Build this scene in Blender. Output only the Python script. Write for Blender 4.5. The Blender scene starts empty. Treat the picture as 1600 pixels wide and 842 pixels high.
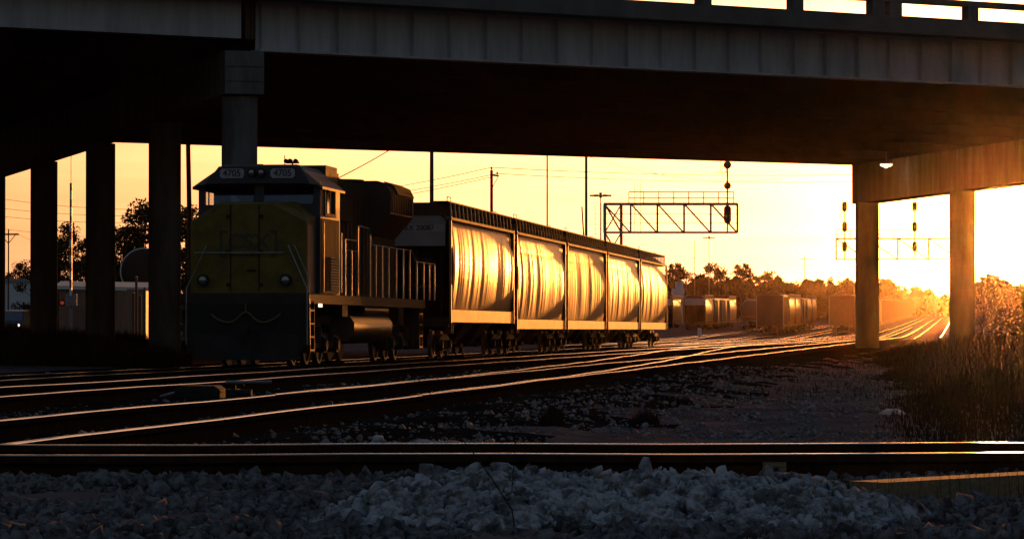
import bpy, math, random
import numpy as np
from math import sin, cos, pi, radians, sqrt, atan2
from mathutils import Vector, Matrix
random.seed(7)
RNG = np.random.default_rng(7)
S = bpy.context.scene
COL = S.collection

# ------------------------------------------------------------------ geometry of the view
F = 5550.0            # focal length in pixels of the 1600 px wide photograph
HOR = 516.0           # row of the horizon
CAMZ = 0.85
def at(px, py, Y):
    return Vector(((px - 800) / F * Y, Y, CAMZ + (HOR - py) / F * Y))
SUN_DIR = Vector((0.1392, 1.0, 0.0232)).normalized()
TD = Vector((0.1250, 0.9922, 0))          # direction of the tracks
ROTZ = -math.atan2(0.1250, 0.9922)

def sstep(a, b, x):
    t = min(1, max(0, (x - a) / (b - a))); return t * t * (3 - 2 * t)
def rise(Y):
    if Y < 330: return 0.0
    d = Y - 330
    return 0.0077 * d * d / (d + 60)
def gz(X, Y):
    u = X - 0.126 * Y
    z = -0.16 + 0.19 * sstep(-14.2, -12.4, u)
    z -= 0.10 * sstep(-3.9, -2.6, u)
    w = sstep(26, 19.2, Y)
    z = z * (1 - w) + 0.135 * w
    if u < -22: z += 0.35 * sstep(-22, -40, u)
    return z + rise(Y)

# ------------------------------------------------------------------ materials
def mat(name, col, rough=0.7, metal=0.0, var=0.0, scale=6.0, bump=0.0, bscale=None, col2=None, spec=0.5, stretch=None, coat=0.0, tight=0.15):
    m = bpy.data.materials.new(name); m.use_nodes = True
    nt = m.node_tree; p = nt.nodes['Principled BSDF']
    p.inputs['Base Color'].default_value = (*col, 1)
    p.inputs['Roughness'].default_value = rough
    p.inputs['Metallic'].default_value = metal
    p.inputs['Specular IOR Level'].default_value = spec
    if coat: p.inputs['Coat Weight'].default_value = coat
    tc = nt.nodes.new('ShaderNodeTexCoord')
    mp = nt.nodes.new('ShaderNodeMapping')
    if stretch: mp.inputs['Scale'].default_value = stretch
    nt.links.new(tc.outputs['Object'], mp.inputs['Vector'])
    if var or col2:
        n = nt.nodes.new('ShaderNodeTexNoise'); n.inputs['Scale'].default_value = scale; n.inputs['Detail'].default_value = 6
        n.inputs['Roughness'].default_value = 0.65
        nt.links.new(mp.outputs[0], n.inputs['Vector'])
        r = nt.nodes.new('ShaderNodeValToRGB')
        c2 = col2 or tuple(c * (1 - var) for c in col)
        c1 = col if col2 else tuple(min(1, c * (1 + var)) for c in col)
        r.color_ramp.elements[0].position = 0.5 - tight; r.color_ramp.elements[1].position = 0.5 + tight
        r.color_ramp.elements[0].color = (*c2, 1); r.color_ramp.elements[1].color = (*c1, 1)
        nt.links.new(n.outputs['Fac'], r.inputs['Fac']); nt.links.new(r.outputs[0], p.inputs['Base Color'])
        mr = nt.nodes.new('ShaderNodeMapRange')
        mr.inputs['To Min'].default_value = max(0.05, rough - 0.12); mr.inputs['To Max'].default_value = min(1, rough + 0.12)
        nt.links.new(n.outputs['Fac'], mr.inputs['Value']); nt.links.new(mr.outputs[0], p.inputs['Roughness'])
    if bump:
        n2 = nt.nodes.new('ShaderNodeTexNoise'); n2.inputs['Scale'].default_value = bscale or scale * 4; n2.inputs['Detail'].default_value = 5
        nt.links.new(mp.outputs[0], n2.inputs['Vector'])
        b = nt.nodes.new('ShaderNodeBump'); b.inputs['Strength'].default_value = 1.0; b.inputs['Distance'].default_value = bump
        nt.links.new(n2.outputs['Fac'], b.inputs['Height']); nt.links.new(b.outputs[0], p.inputs['Normal'])
    return m

def emit(name, col, s):
    m = bpy.data.materials.new(name); m.use_nodes = True
    p = m.node_tree.nodes['Principled BSDF']
    p.inputs['Base Color'].default_value = (*col, 1)
    p.inputs['Emission Color'].default_value = (*col, 1); p.inputs['Emission Strength'].default_value = s
    return m

def glass(name, tint=(0.86, 0.88, 0.9)):
    m = bpy.data.materials.new(name); m.use_nodes = True
    nt = m.node_tree; nt.nodes.clear()
    o = nt.nodes.new('ShaderNodeOutputMaterial'); mx = nt.nodes.new('ShaderNodeMixShader')
    t = nt.nodes.new('ShaderNodeBsdfTransparent'); t.inputs[0].default_value = (*tint, 1)
    g = nt.nodes.new('ShaderNodeBsdfGlossy'); g.inputs['Roughness'].default_value = 0.06
    lw = nt.nodes.new('ShaderNodeLayerWeight'); lw.inputs[0].default_value = 0.5
    pw = nt.nodes.new('ShaderNodeMath'); pw.operation = 'POWER'; pw.inputs[1].default_value = 4.0; nt.links.new(lw.outputs['Facing'], pw.inputs[0])
    fr = nt.nodes.new('ShaderNodeMath'); fr.operation = 'MULTIPLY_ADD'; fr.inputs[1].default_value = 0.6; fr.inputs[2].default_value = 0.12; nt.links.new(pw.outputs[0], fr.inputs[0])
    nt.links.new(fr.outputs[0], mx.inputs[0]); nt.links.new(t.outputs[0], mx.inputs[1]); nt.links.new(g.outputs[0], mx.inputs[2])
    nt.links.new(mx.outputs[0], o.inputs['Surface'])
    return m

M = {}
M['concrete'] = mat('concrete', (0.18, 0.175, 0.17), 0.88, col2=(0.095, 0.09, 0.085), scale=1.3, spec=0.0, stretch=(1.5, 1.5, .3), bump=0.01, bscale=14)
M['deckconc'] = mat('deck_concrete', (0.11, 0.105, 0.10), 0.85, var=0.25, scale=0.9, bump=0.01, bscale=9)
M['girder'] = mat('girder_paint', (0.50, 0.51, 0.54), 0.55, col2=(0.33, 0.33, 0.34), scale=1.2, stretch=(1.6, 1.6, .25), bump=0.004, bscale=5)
M['shaded_girder'] = mat('shaded_girder_paint', (0.10, 0.09, 0.085), 0.8, var=0.2, scale=1.0, spec=0.0)  # girder paint darkened so the colour carries the shade under the deck
M['ballast'] = mat('oily_shaded_ballast', (0.022, 0.018, 0.017), 1.0, col2=(0.010, 0.009, 0.008), scale=3, bump=0.05, bscale=16, spec=0.0)  # oil-stained, with shade between the stones also put into the colour
M['dustystone'] = mat('dusty_stone', (0.18, 0.178, 0.183), 0.95, tight=0.1, col2=(0.045, 0.042, 0.042), scale=16, spec=0.0)
M['lotstone'] = mat('lot_stone', (0.24, 0.225, 0.225), 0.75, tight=0.1, col2=(0.07, 0.062, 0.062), scale=16, spec=0.12)
M['rust_steel'] = mat('rusty_steel', (0.10, 0.055, 0.035), 0.6, metal=0.25, col2=(0.055, 0.035, 0.025), scale=8)
M['rail_head'] = mat('polished_rail', (0.56, 0.45, 0.36), 0.2, metal=1.0, var=0.12, scale=3)
M['rail_web'] = mat('rail_rust', (0.05, 0.025, 0.013), 0.9, metal=0.0, spec=0.0, col2=(0.025, 0.013, 0.008), scale=10)
M['tie'] = mat('creosote_wood', (0.035, 0.028, 0.024), 0.9, spec=0.0, var=0.35, scale=9, bump=0.01, bscale=30, stretch=(1, 8, 8))
M['oldwood'] = mat('weathered_timber', (0.20, 0.16, 0.09), 0.85, var=0.3, scale=7, bump=0.01, bscale=24, stretch=(1, 9, 9))
M['gravel'] = mat('limestone', (0.40, 0.405, 0.42), 0.9, spec=0.0, col2=(0.11, 0.107, 0.105), tight=0.09, scale=11, bump=0.004, bscale=45)
M['ground'] = mat('cinder_ground', (0.16, 0.12, 0.115), 1.0, col2=(0.075, 0.058, 0.058), scale=0.8, bump=0.04, bscale=7, spec=0.0)
M['black'] = mat('black_running_gear', (0.016, 0.015, 0.014), 0.7, spec=0.25, var=0.3, scale=5)
M['wheel'] = mat('wheel_steel', (0.10, 0.08, 0.07), 0.45, metal=0.5, var=0.2)
M['yellow'] = mat('nose_yellow', (0.125, 0.088, 0.013), 0.6, var=0.28, scale=2.6, spec=0.25)
M['blue'] = mat('cab_blue', (0.018, 0.021, 0.034), 0.5, var=0.2, scale=2.5)
M['roof'] = mat('roof_grey', (0.12, 0.115, 0.11), 0.5, var=0.2, scale=3)
M['hood'] = mat('hood_side', (0.055, 0.038, 0.014), 0.75, spec=0.1, col2=(0.014, 0.012, 0.011), scale=2.2, stretch=(1, 3.0, 0.35))
M['edge'] = mat('walkway_edge_paint', (0.05, 0.036, 0.02), 0.7, var=0.3, spec=0.25)
M['dark_metal'] = mat('dark_radiator', (0.022, 0.019, 0.016), 0.6, spec=0.3, var=0.4, scale=2)  # near-black, mottled at random
M['railing'] = mat('railing_paint', (0.30, 0.29, 0.27), 0.35, metal=0.3, var=0.15)
M['tank'] = mat('fuel_tank_paint', (0.10, 0.07, 0.04), 0.45, metal=0.3, spec=0.25, var=0.3, scale=3, stretch=(1, 3, .4))
M['hopper_a'] = mat('hopper_grey_sunlit', (0.52, 0.245, 0.07), 0.37, metal=0.42, spec=0.25, col2=(0.22, 0.10, 0.03), scale=1.6, stretch=(1, 6.0, 0.2))  # orange sun reflection and shaded seam streaks put into the colour
M['hopper_b'] = mat('hopper_pale_sunlit', (0.54, 0.26, 0.075), 0.40, metal=0.42, spec=0.25, col2=(0.24, 0.115, 0.04), scale=1.8, stretch=(1, 5.0, 0.2))  # pale car tinted with the sun's orange; streaks stand for seam shade
M['hopper_c'] = mat('hopper_tan_sunlit', (0.50, 0.24, 0.065), 0.48, metal=0.42, spec=0.3, col2=(0.34, 0.17, 0.05), scale=1.8, stretch=(1, 3.0, 0.3))  # tan deepened with the orange of the low sun
M['sill'] = mat('side_sill_paint', (0.36, 0.18, 0.06), 0.5, metal=0.3, spec=0.15, col2=(0.20, 0.095, 0.03), scale=2.5, stretch=(1, 3, 1))
M['chord'] = mat('top_chord_brown', (0.17, 0.11, 0.07), 0.6, var=0.25, scale=3)
M['endpanel'] = mat('end_panel_grey', (0.34, 0.34, 0.37), 0.6, var=0.12, scale=2)
M['stencil_band'] = mat('stencil_band', (0.46, 0.46, 0.48), 0.6, var=0.1)
M['ink'] = mat('stencil_ink', (0.035, 0.035, 0.04), 0.6)
M['fade'] = mat('faded_lettering', (0.03, 0.03, 0.032), 0.6, col2=(0.05, 0.04, 0.02), scale=7)
M['brown'] = mat('boxcar_brown', (0.07, 0.035, 0.022), 0.5, var=0.25, scale=2)
M['greybox'] = mat('boxcar_grey', (0.20, 0.17, 0.15), 0.5, var=0.2, scale=2)
M['tanker'] = mat('tanker_black', (0.05, 0.045, 0.045), 0.35, var=0.3)
M['signal'] = mat('signal_black', (0.05, 0.035, 0.03), 0.6, var=0.2)
M['galv'] = mat('galvanised_steel', (0.28, 0.26, 0.24), 0.5, metal=0.4, var=0.2)
M['pole'] = mat('pole_wood', (0.10, 0.07, 0.05), 0.85, var=0.3, scale=3, stretch=(6, 6, .5))
M['wire'] = mat('cable_black', (0.05, 0.045, 0.04), 0.6)
M['bark'] = mat('bark', (0.09, 0.07, 0.055), 0.9, var=0.3, scale=4, bump=0.02, bscale=12)
M['leaf'] = mat('leaves', (0.048, 0.046, 0.020), 0.75, spec=0.0, col2=(0.030, 0.028, 0.014), scale=0.8)
M['drygrass'] = mat('dry_weeds', (0.05, 0.032, 0.018), 0.85, spec=0.0, col2=(0.025, 0.019, 0.011), scale=0.6)
M['white'] = mat('white_wall', (0.62, 0.63, 0.65), 0.7, var=0.06)
M['shedwall'] = mat('shed_wall', (0.22, 0.115, 0.07), 0.7, var=0.2, scale=1.2, stretch=(5, 5, .3))
M['shedroof'] = mat('shed_roof', (0.24, 0.24, 0.26), 0.5, var=0.15)
M['eave'] = mat('white_eave', (0.7, 0.66, 0.6), 0.5)
M['redpaint'] = mat('red_band', (0.40, 0.03, 0.02), 0.5)
M['whitepaint'] = mat('white_band', (0.78, 0.76, 0.72), 0.45)
M['vehicle'] = mat('dark_van_paint', (0.03, 0.03, 0.035), 0.3)
M['rubber'] = mat('hose_rubber', (0.10, 0.075, 0.02), 0.5)
M['rag'] = mat('plastic_bag', (0.42, 0.38, 0.38), 0.6, var=0.2)
M['lens'] = mat('lamp_lens', (0.28, 0.27, 0.26), 0.15, metal=0.7)
M['glass'] = glass('cab_glass')
M['lit'] = emit('lit_lamp', (1.0, 0.86, 0.62), 9.0)
M['headlit'] = emit('vehicle_headlight', (1.0, 0.97, 0.9), 2.0)
M['smalllit'] = emit('step_light', (1.0, 0.8, 0.5), 2.5)
M['redlit'] = emit('crossing_red_light', (1.0, 0.12, 0.05), .15)

# ------------------------------------------------------------------ mesh building
class B:
    def __init__(s): s.v = []; s.f = []; s.mi = []
    def add(s, vs, fs, mi=0):
        o = len(s.v); s.v += [tuple(v) for v in vs]
        for f in fs: s.f.append([i + o for i in f]); s.mi.append(mi)
        return s
    def box(s, x0, x1, y0, y1, z0, z1, mi=0):
        if x0 > x1: x0, x1 = x1, x0
        if y0 > y1: y0, y1 = y1, y0
        vs = [(x, y, z) for z in (z0, z1) for y in (y0, y1) for x in (x0, x1)]
        return s.add(vs, [(0, 2, 3, 1), (4, 5, 7, 6), (0, 1, 5, 4), (2, 6, 7, 3), (0, 4, 6, 2), (1, 3, 7, 5)], mi)
    def beam(s, p, q, w, h, mi=0, up=Vector((0, 0, 1))):
        p = Vector(p); q = Vector(q); d = (q - p).normalized()
        if abs(d.dot(up)) > 0.99: up = Vector((0, 1, 0))
        a = d.cross(up).normalized() * (w / 2); b = a.cross(d).normalized() * (h / 2)
        vs = [p - a - b, p + a - b, p + a + b, p - a + b, q - a - b, q + a - b, q + a + b, q - a + b]
        return s.add(vs, [(3, 2, 1, 0), (4, 5, 6, 7), (0, 1, 5, 4), (1, 2, 6, 5), (2, 3, 7, 6), (3, 0, 4, 7)], mi)
    def prism(s, poly, axis, a, b, mi=0):
        n = len(poly)
        def P(u, w, t): return {'y': (u, t, w), 'x': (t, u, w), 'z': (u, w, t)}[axis]
        vs = [P(u, w, a) for u, w in poly] + [P(u, w, b) for u, w in poly]
        fs = [list(range(n)), list(range(2 * n - 1, n - 1, -1))] + [[i, i + n, (i + 1) % n + n, (i + 1) % n] for i in range(n)]
        return s.add(vs, fs, mi)
    def tube(s, pts, r, n=8, mi=0, caps=True):
        pts = [Vector(p) for p in pts]; rr = r if isinstance(r, (list, tuple)) else [r] * len(pts)
        rings = []
        for i, p in enumerate(pts):
            d = (pts[min(i + 1, len(pts) - 1)] - pts[max(i - 1, 0)]).normalized()
            up = Vector((0, 0, 1)) if abs(d.z) < 0.95 else Vector((1, 0, 0))
            a = d.cross(up).normalized(); b = a.cross(d)
            rings.append([p + (a * cos(2 * pi * k / n) + b * sin(2 * pi * k / n)) * rr[i] for k in range(n)])
        vs = [v for R in rings for v in R]; fs = []
        for i in range(len(pts) - 1):
            for k in range(n):
                fs.append([i * n + k, i * n + (k + 1) % n, (i + 1) * n + (k + 1) % n, (i + 1) * n + k])
        if caps: fs += [list(range(n))[::-1], [(len(pts) - 1) * n + k for k in range(n)]]
        return s.add(vs, fs, mi)
    def loft(s, rings, mi=0, closed=False, caps=False):
        n = len(rings[0]); vs = [v for R in rings for v in R]; fs = []
        for i in range(len(rings) - 1):
            for k in range(n if closed else n - 1):
                fs.append([i * n + k, i * n + (k + 1) % n, (i + 1) * n + (k + 1) % n, (i + 1) * n + k])
        if caps: fs += [list(range(n))[::-1], [(len(rings) - 1) * n + k for k in range(n)]]
        return s.add(vs, fs, mi)
    def build(s, name, mats, parent=None, smooth=None, loc=None):
        me = bpy.data.meshes.new(name); me.from_pydata(s.v, [], s.f)
        for m in (mats if isinstance(mats, (list, tuple)) else [mats]): me.materials.append(M[m])
        me.polygons.foreach_set('material_index', s.mi)
        if smooth is not None:
            me.polygons.foreach_set('use_smooth', [True] * len(me.polygons)); me.set_sharp_from_angle(angle=radians(smooth))
        me.update()
        o = bpy.data.objects.new(name, me); COL.objects.link(o)
        if parent: o.parent = parent
        if loc is not None: o.location = loc
        return o

def np_obj(name, V, Fc, m, parent=None, smooth=False):
    me = bpy.data.meshes.new(name)
    k = Fc.shape[1]
    me.vertices.add(len(V)); me.vertices.foreach_set('co', np.ascontiguousarray(V, dtype=np.float32).ravel())
    me.loops.add(Fc.size); me.loops.foreach_set('vertex_index', np.ascontiguousarray(Fc, dtype=np.int32).ravel())
    me.polygons.add(len(Fc)); me.polygons.foreach_set('loop_start', np.arange(0, Fc.size, k, dtype=np.int32))
    if smooth: me.polygons.foreach_set('use_smooth', np.ones(len(Fc), dtype=bool))
    me.materials.append(M[m]); me.update(calc_edges=True); me.validate()
    o = bpy.data.objects.new(name, me); COL.objects.link(o)
    if parent: o.parent = parent
    return o

def tag(o, label=None, cat=None, group=None, kind=None):
    if label: o['label'] = label
    if cat: o['category'] = cat
    if group: o['group'] = group
    if kind: o['kind'] = kind
    return o
def thing(name, label, cat, loc=(0, 0, 0), rz=0, group=None):
    o = bpy.data.objects.new(name, None); COL.objects.link(o); o.location = loc; o.rotation_euler = (0, 0, rz)
    return tag(o, label, cat, group)
KIDS = {}
def dup(o, loc=None, rz=None, label=None, group=None, skip=(), parent=None):
    c = o.copy(); COL.objects.link(c)
    if parent: c.parent = parent
    for ch in [x for x in list(o.children) if x.name.split('.')[0] not in skip]: dup(ch, parent=c, skip=skip)
    if loc is not None: c.location = loc
    if rz is not None: c.rotation_euler = (0, 0, rz)
    if label: c['label'] = label
    if group: c['group'] = group
    return c
def text(body, name, m, size, parent, loc, rot, ext=0.006, weight=0.0, sx=1.0):
    cu = bpy.data.curves.new(name, 'FONT'); cu.body = body; cu.size = size; cu.extrude = ext; cu.offset = weight
    cu.align_x = 'CENTER'; cu.align_y = 'CENTER'
    o = bpy.data.objects.new(name, cu); COL.objects.link(o)
    bpy.context.view_layer.update()
    me = bpy.data.meshes.new_from_object(o.evaluated_get(bpy.context.evaluated_depsgraph_get()))
    bpy.data.objects.remove(o)
    me.materials.clear(); me.materials.append(M[m])
    t = bpy.data.objects.new(name, me); COL.objects.link(t); t.parent = parent; t.location = loc; t.rotation_euler = rot
    t.scale = (sx, 1, 1)
    return t

# ------------------------------------------------------------------ ground
def make_ground():
    ys = np.concatenate([np.arange(-30, 8, 4.0), np.arange(8, 28, 0.22), np.arange(28, 70, 0.6), np.arange(70, 200, 2.0),
                         np.arange(200, 700, 12.0), np.arange(700, 2000, 60.0), np.arange(2000, 9001, 700.0)])
    us = np.concatenate([np.arange(-2500, -200, 200.0), np.arange(-200, -45, 12.0), np.arange(-45, -22, 1.4), np.arange(-22, 5, 0.28), np.arange(5, 24, .8), np.arange(24, 60, 6.0), np.arange(60, 2600, 180.0)])
    V = np.zeros((len(ys), len(us), 3))
    for i, y in enumerate(ys):
        for j, u in enumerate(us):
            x = u + 0.126 * y
            V[i, j] = (x, y, gz(x, y))
    n = RNG.normal(0, 1, V.shape[:2])
    amp = np.where(ys < 200, 0.012, 0.0)[:, None]
    bal = ((V[:, :, 0] - .126 * V[:, :, 1]) < -3.6)
    V[:, :, 2] += n * amp * (1 + .8 * bal)
    x = V[:, :, 0]; y = V[:, :, 1]
    und = 0.03 * np.sin(x * 1.3 + 0.7 * np.sin(y * .31)) * np.sin(y * 0.27 + x * .4) + 0.02 * np.sin(y * .9 + 2 * np.sin(x * .8))
    V[:, :, 2] += .45 * und * ((y > 20) & (y < 160) & (x - .126 * y > -3.5))
    R, C_ = V.shape[:2]
    idx = np.arange(R * C_).reshape(R, C_)
    Fq = np.stack([idx[:-1, :-1], idx[:-1, 1:], idx[1:, 1:], idx[1:, :-1]], -1).reshape(-1, 4)
    o = np_obj('ground', V.reshape(-1, 3), Fq, 'ground', smooth=True)
    o.data.materials.append(M['ballast'])
    cu = (x - .126 * y)[:-1, :-1].ravel(); cy = y[:-1, :-1].ravel()
    edge = -3.5 + .5 * np.sin(cy * .8) + .3 * np.sin(cy * 2.3)
    ib = ((cy > 19.4) & (cu > -24) & (cu < edge) & (cy < 300)) | ((cy > 16.4) & (cy <= 19.4))
    o.data.polygons.foreach_set('material_index', ib.astype(np.int32))
    tag(o, kind='structure')
make_ground()

# ------------------------------------------------------------------ tracks
RAILP = [(-0.037, -0.005), (-0.03, 0.0), (0.03, 0.0), (0.037, -0.005), (0.037, -0.04), (0.009, -0.055), (0.009, -0.15), (0.075, -0.168),
         (0.075, -0.18), (-0.075, -0.18), (-0.075, -0.168), (-0.009, -0.15), (-0.009, -0.055), (-0.037, -0.04)]
def offset_path(path, off):
    out = []
    for i, p in enumerate(path):
        a = path[max(i - 1, 0)]; b = path[min(i + 1, len(path) - 1)]
        d = Vector((b[0] - a[0], b[1] - a[1], 0)).normalized()
        out.append(Vector((p[0] + d.y * off, p[1] - d.x * off, p[2])))
    return out
def rail_mesh(path, parent):
    b = B(); rings = []
    for i, p in enumerate(path):
        d = (path[min(i + 1, len(path) - 1)] - path[max(i - 1, 0)]); d.z = 0; d.normalize()
        s = Vector((d.y, -d.x, 0))
        wob = 0.004 * sin(i * 1.7) + 0.003 * sin(i * .63)
        rings.append([p + s * x + Vector((0, 0, z + wob)) for x, z in RAILP])
    n = len(RAILP); vs = [v for R in rings for v in R]; fs = []; mi = []
    o = len(b.v); b.v += [tuple(v) for v in vs]
    for i in range(len(rings) - 1):
        for k in range(n):
            b.f.append([i * n + k, (i + 1) * n + k, (i + 1) * n + (k + 1) % n, i * n + (k + 1) % n]); b.mi.append(0 if k in (0, 1, 2) else 1)
    b.f.append(list(range(n))); b.mi.append(1); b.f.append([(len(rings) - 1) * n + k for k in range(n)][::-1]); b.mi.append(1)
    return b.build('rail', ['rail_head', 'rail_web'], parent)
TIE = B().box(-1.3, 1.3, -0.11, 0.11, -0.17, -0.0).build('tie', 'tie').data
bpy.data.objects.remove(bpy.data.objects['tie'])
def track(path, label, group, ties=0, z0=0.0, tie_step=0.55, skip_after=None):
    t = thing('railway_track', label, 'railway track', path[0], 0, group)
    loc = Vector(path[0]); rel = [Vector(p) - loc for p in path]
    rail_mesh(offset_path(rel, 0.754), t); rail_mesh(offset_path(rel, -0.754), t)
    # sleepers
    acc = 0.0; cnt = 0; rest = B()
    for i in range(len(rel) - 1):
        a, c = rel[i], rel[i + 1]; L = (c - a).length; d = (c - a).normalized()
        while acc < L:
            p = a + d * acc
            ang = -atan2(d.x, d.y) + random.uniform(-.02, .02)
            if cnt < ties and cnt < 100:
                o = bpy.data.objects.new('tie', TIE); COL.objects.link(o); o.parent = t
                o.location = (p.x, p.y, p.z - 0.150 + random.uniform(-.014, .008)); o.rotation_euler = (0, 0, ang)
            elif cnt < ties:
                ca, sa = cos(ang), sin(ang)
                q = [(x * ca - y * sa + p.x, x * sa + y * ca + p.y) for x, y in ((-1.3, -.11), (1.3, -.11), (1.3, .11), (-1.3, .11))]
                rest.prism(q, 'z', p.z - 0.35, p.z - 0.18)
            cnt += 1; acc += tie_step
        acc -= L
    if rest.v: rest.build('sleeper_bed', 'tie', t)['kind'] = 'stuff'
    return t
def line_u(u, y0, y1, z, step=3.0):
    n = max(2, int((y1 - y0) / step)); out = []
    for i in range(n + 1):
        y = y0 + (y1 - y0) * i / n
        out.append(Vector((u + 0.126 * y, y, z + rise(y))))
    return out
def cross_u(u0, u1, y0, y1, z0, z1, n=24):
    out = []
    for i in range(n + 1):
        t = i / n; y = y0 + (y1 - y0) * t; w = t * t * (3 - 2 * t)
        out.append(Vector((u0 + (u1 - u0) * w + 0.126 * y, y, z0 + (z1 - z0) * w + rise(y) + 0.003)))
    return out
U1, U2, U3 = -17.15, -10.24, -6.22
T0 = track([Vector((x, 17.75 - 0.0008 * x, 0.262)) for x in np.arange(-16, 16.1, 0.8)], 'near track running straight across the front behind the stone pile', None, 0, tie_step=0.53)
for o_x in np.arange(-4.2, 4.3, 0.53):
    o = bpy.data.objects.new('tie', TIE); COL.objects.link(o); o.parent = T0
    o.location = (o_x + 16, 0, -0.174); o.rotation_euler = (0, 0, pi / 2 + random.uniform(-.03, .03))
# tan rail brace seen just behind the crest of the stone pile
b = B().box(-0.055, 0.055, -0.03, 0.03, -0.035, 0.035).box(-.018, .018, -.036, -.03, -.012, .012, 1)
b.build('rail_brace', ['oldwood', 'black'], T0, loc=(17.25, -0.83, -0.075))
track(line_u(U1, 30, 520, 0.0), 'track carrying the locomotive and hopper cars, running far into the yard', None, 110)
track(line_u(U2, 26, 480, 0.2), 'middle track just right of the locomotive, passing in front of it', None, 130)
track(line_u(U3, 19.6, 520, 0.2, 2.2), 'shiny track nearest the gravel lot, sweeping from lower left to the right pier', None, 170)
track(cross_u(U3, U2, 36, 170, 0.2, 0.2, 60), 'crossover bending from the gravel side track to the middle track beside the locomotive', None, 40)
track(cross_u(U2, U3, 110, 320, 0.2, 0.2, 60), 'crossover beside the hopper cars bending toward the gravel side track', None, 30)
track(cross_u(U1, U2, 186, 420, 0.0, 0.2, 60), 'connecting track curving out behind the last hopper car', None, 0)
YL = [(-42.2, 300, 620), (-34.6, 260, 640), (-28.2, 240, 640), (-21.8, 200, 700), (-13.6, 300, 1700)]
LBL = ['yard track under the leftmost distant cars', 'yard track under the distant grey-ended hopper', 'yard track under the distant tank car', 'yard track under the middle distant boxcars', 'yard track climbing the grade under the long row of cars']
for (u, a, c), l in zip(YL, LBL): track(line_u(u, a, c, 0.0, 6), l, 'yard tracks', 0)
for (u0, u1, a, c), l in zip([(U1, -21.8, 190, 390), (-21.8, -28.2, 215, 420), (-28.2, -34.6, 250, 440), (U2, -13.6, 220, 420), (U2, U1, 140, 400)],
                             ['ladder track branching left just behind the last hopper', 'ladder track toward the distant tank car', 'ladder track toward the grey-ended hopper',
                              'ladder track joining the climbing yard track', 'ladder track crossing in front of the last hopper']):
    track(cross_u(u0, u1, a, c, 0.0, 0.0, 60), l, 'ladder tracks', 0)
for u, a, l in ((-9.0, 330, 'distant shining track climbing nearest the row of cars'), (-5.2, 345, 'distant shining track climbing in the middle of the fan'), (-1.2, 360, 'distant shining track climbing beside the brush at right')):
    track(line_u(u, a, 1700, 0.05, 14), l, 'climbing tracks', 0)

# ------------------------------------------------------------------ overpass
P0 = Vector((-6.13, 82.0, 0)); D = Vector((0.848, 0.530, 0)).normalized(); N = Vector((-D.y, D.x, 0))
KB = 1.2               # the overpass stands this much farther off (and is larger) than first surveyed: base point and metres below are multiplied
ov = thing('highway_overpass', 'long dark concrete and steel road overpass spanning the whole picture on rows of columns', 'bridge', P0 * KB + Vector((0, 0, -0.17)), atan2(D.y, D.x))
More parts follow.
